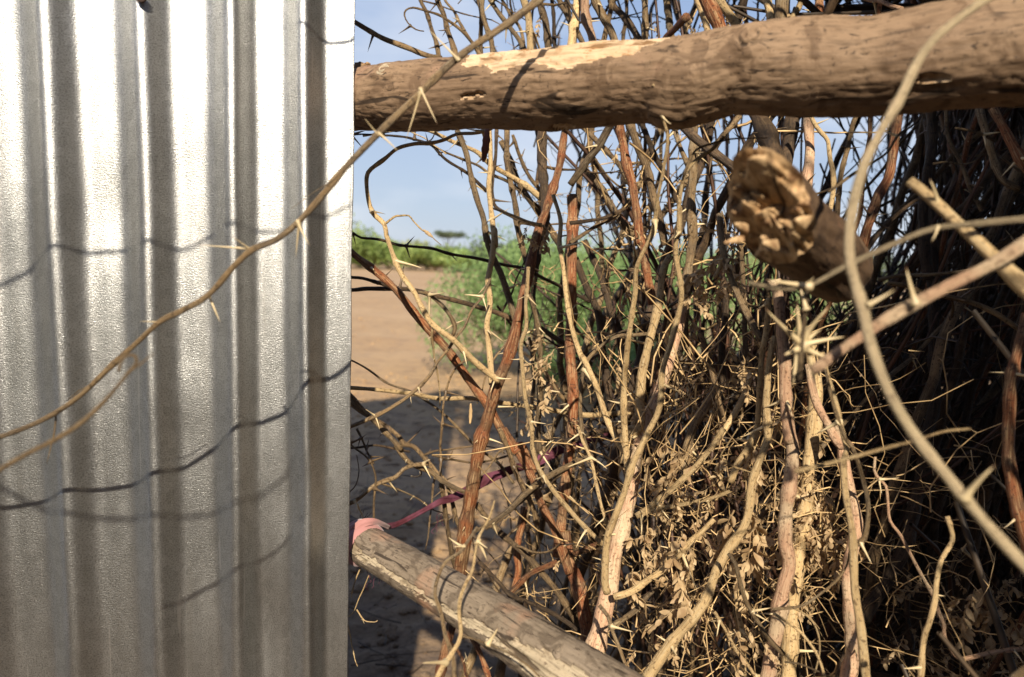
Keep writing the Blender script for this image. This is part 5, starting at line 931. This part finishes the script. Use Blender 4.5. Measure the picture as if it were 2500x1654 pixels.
# unseen brush added where the fence bends towards the viewer, shading the thicket
def wrap(r):
    y = r.uniform(-.5, .62); return [r.uniform(.52, .62) + .75 * r.random() ** 1.5 + max(0, y - .45) * .4, y, r.uniform(0, 1.75)]
tangle('added_side_brush', 5200, wrap, M['tangle_d'], (.003, .008), (.3, .8), 'unseen brush added where the fence bends right of the view, shading the thicket', lambda r: (r.normal(.08, .12), r.normal(0, .3), 1), 1, 21, wob=.08, strict=False)
def ring(r):  # unseen brush ring, added to cut stray light and darken reflections
    a = R(r.uniform(-28, 208)); q = r.uniform(3.0, 3.7); return [.3 + q * math.cos(a), -.4 - q * math.sin(a) * .95, r.uniform(0, 1.3)]
tangle('added_back_brush', 7000, ring, M['tangle_d'], (.008, .020), (.6, 1.3), 'unseen thorn brush wall added behind the viewer to cut light and darken reflections', lambda r: (r.normal(0, .35), r.normal(0, .35), 1), 1, 22, wob=.1, strict=False)
# dry leaves as one mass
def leafmass(n, region, label, seed, strict=False, sc=(.35, .95)):
    r = np.random.default_rng(seed); src_ = []
    for me in SPRAYS + LEAVES[:1]:
        v = np.zeros(len(me.vertices) * 3, np.float32); me.vertices.foreach_get('co', v); f = np.array([list(p.vertices) for p in me.polygons if len(p.vertices) == 4]); src_.append((v.reshape(-1, 3), f))
    Vs, Fs, off = [], [], 0
    while n > 0:
        p = np.array(region(r))
        if strict and not ok(p[None]): continue
        n -= 1; v, f = src_[r.integers(len(src_))]; a = r.uniform(0, 6.28); b = r.normal(0, .7); s_ = r.uniform(*sc)
        m3 = np.array(Matrix.Rotation(a, 3, 'Z') @ Matrix.Rotation(b, 3, 'X')); Vs.append(v * s_ @ m3.T + p); Fs.append(f + off); off += len(v)
    link('dry_leaves', mesh_from('leaves', np.vstack(Vs), np.vstack(Fs)), M['dry'], label=label, cat='leaves', kind='stuff')
leafmass(75, reg((1520, 2000), (950, 1720), (.74, 1.0)), 'shrivelled pale leaves caught in the lower middle of the fence', 1)
leafmass(36, reg((1500, 1950), (300, 950), (.84, 1.05)), 'scattered shrivelled leaves high in the fence', 2, True, (.4, .9))
leafmass(60, reg((2180, 2520), (1350, 1720), (.72, 1.0)), 'shrivelled leaves low in the bottom right corner', 3)
leafmass(26, reg((1500, 2000), (0, 60), (.9, 1.05)), 'a few dry leaves above the rail log', 4, False, (.4, .8))

# ------------------------------------------------------------------ green shrubs beyond the fence and the far bushes
def leafy(cx, cy, z0, rx, ry, rz, n, ls, seed, nl=7, asp=.42):
    r = np.random.default_rng(seed); lob = []
    for i in range(nl): a = r.uniform(0, 6.28); q = r.random() ** .5 * .72; lob.append((q * math.cos(a) * rx, q * math.sin(a) * ry, z0 + rz * r.uniform(.35, .92), r.uniform(.25, .5)))
    lob = np.array(lob); k = r.integers(0, nl, n); u = r.normal(size=(n, 3)); u /= np.linalg.norm(u, axis=1, keepdims=True); q = r.random(n) ** .4
    p = lob[k, :3] + u * q[:, None] * lob[k, 3:4] * np.array([rx, ry, rz * .9]) ; p[:, 0] += cx; p[:, 1] += cy; p[:, 2] = np.maximum(p[:, 2], z0 + .02 + .1 * r.random(n))
    a = r.normal(size=(n, 3)); a /= np.linalg.norm(a, axis=1, keepdims=True); b = np.cross(a, r.normal(size=(n, 3))); b /= np.linalg.norm(b, axis=1, keepdims=True); s = ls * r.uniform(.6, 1.4, n)[:, None]
    V = np.stack([p, p + a * s * .5 + b * s * asp * .5, p + a * s, p + a * s * .5 - b * s * asp * .5], 1).reshape(-1, 3); return V, np.arange(n * 4).reshape(n, 4), lob
def bush(name, label, cat, grp, px, dist, wid, hei, n, ls, mat, seed, trunk_h=.3, nl=7):
    cx, cy = px, dist; V, Fq, lob = leafy(0, 0, trunk_h * hei, wid / 2, wid / 2, hei * (1 - trunk_h * .8), n, ls, seed, nl)
    root = link(name, None, None, None, Vector((cx, cy, 0)), label, cat, grp); link('crown', mesh_from('crown', V, Fq, smooth=False), M[mat], root)
    r = np.random.default_rng(seed + 5); m_ = min(nl, 7); Pn = []; Rn = []
    for i in range(m_):
        e = lob[i, :3]; t_ = np.linspace(0, 1, 8)[:, None]; q = np.array([[r.uniform(-.06, .06) * wid, r.uniform(-.06, .06) * wid, 0]]) * (1 - t_) + e * t_ ; q[:, 2] = e[2] * t_[:, 0] ** .8; q += r.normal(0, .02, q.shape) * wid * t_ * (1 - t_) * 2; Pn.append(q); Rn.append(np.linspace(.018, .004, 8) * hei)
    v, qq, _, uv_ = tubes(np.array(Pn), np.array(Rn), 6, cap=False); link('trunk', mesh_from('trunk', v, qq, uv_), M['d'], root)
def gx(px, dist): q = P(px, 640, dist); return q.x
bush('green_shrub', 'feathery green shrub seen through the left edge of the tangle, right of the bare field', 'shrub', None, gx(1360, 5.6), 5.9, 2.0, 1.12, 34000, .036, 'green', 1, .02, 12)
bush('green_shrub', 'taller feathery green shrub behind the middle of the fence', 'shrub', None, gx(1560, 6.0), 6.6, 2.0, 1.10, 18000, .036, 'green', 2, .02, 14)
bush('green_shrub', 'green shrub behind the broken log end', 'shrub', None, gx(1880, 6.5), 7.2, 2.2, 1.15, 14000, .04, 'green', 3, .02, 12)
bush('green_shrub', 'low green shrub behind the lower middle of the tangle', 'shrub', None, gx(1500, 4.4), 4.9, 1.1, .5, 8000, .03, 'green', 9, .02, 9)
kinds = [('green2', 'bright green'), ('green3', 'pale olive'), ('green4', 'dull green')]
far = [(700, 45, 9, 3.9, 0), (815, 50, 7, 3.5, 0), (880, 52, 8, 3.0, 0), (955, 52, 6, 2.3, 0), (1010, 54, 6, 2.5, 1), (1060, 52, 7, 2.2, 0), (1120, 55, 8, 2.2, 0), (1180, 54, 7, 2.4, 0), (1235, 48, 5, 3.0, 2), (1300, 50, 8, 2.3, 1),
       (1370, 52, 8, 2.6, 0), (1450, 50, 8, 2.3, 0), (1540, 50, 9, 2.8, 2), (1640, 52, 9, 2.6, 0), (1740, 50, 9, 2.8, 1), (1850, 50, 10, 3.0, 0), (1970, 50, 10, 3.2, 0), (2100, 50, 11, 3.2, 2), (905, 70, 11, 2.4, 2), (1000, 75, 12, 2.4, 2), (1140, 72, 12, 2.7, 2)]
side = ['across the field right beside the sheet edge', 'across the field, left in the gap', 'across the field, mid gap', 'across the field behind the fence']
ORD2 = ORD
for i, (px, d, w_, h, kd) in enumerate(far):
    row = [f for f in far if (f[1] > 60) == (d > 60)]; row.sort(key=lambda f: f[0]); k_ = row.index((px, d, w_, h, kd))
    if d > 60: lb = f'{kinds[kd][1]} bush in the farthest row, {ORD[k_]} from the left'
    else: lb = f'{kinds[kd][1]} blurred bush at the far field edge, {ORD2[k_]} from the left'
    bush('far_bush', lb, 'bush', 'bushes along the far edge of the field', gx(px, d), d, w_, h * .72, 3000, .30, kinds[kd][0], 60 + i, .02, 9)
def acacia(px, d, h, wd, label, seed):
    x = gx(px, d); root = link('flat_topped_tree', None, None, None, Vector((x, d, 0)), label, 'tree'); V, Fq, lob = leafy(0, 0, h * .82, wd / 2, wd / 2, h * .16, 1500, .45, seed, 8)
    link('crown', mesh_from('crown', V, Fq, smooth=False), M['green4'], root); Pn = []; 
    for i in range(6): t_ = np.linspace(0, 1, 8)[:, None]; q = lob[i, :3] * np.hstack([t_ ** 2.5, t_ ** 2.5, t_]); Pn.append(q)
    v, qq, _, uv_ = tubes(np.array(Pn), np.tile(np.linspace(.02, .006, 8) * h, (6, 1)), 6, cap=False); link('trunk', mesh_from('trunk', v, qq, uv_), M['k'], root)
acacia(1093, 120, 5.6, 6.0, 'small dark flat-topped tree on the horizon in the middle of the gap', 7)
print('tris est', sum(len(o.data.polygons) for o in bpy.data.objects if o.type == 'MESH'), 'objects', len(bpy.data.objects))
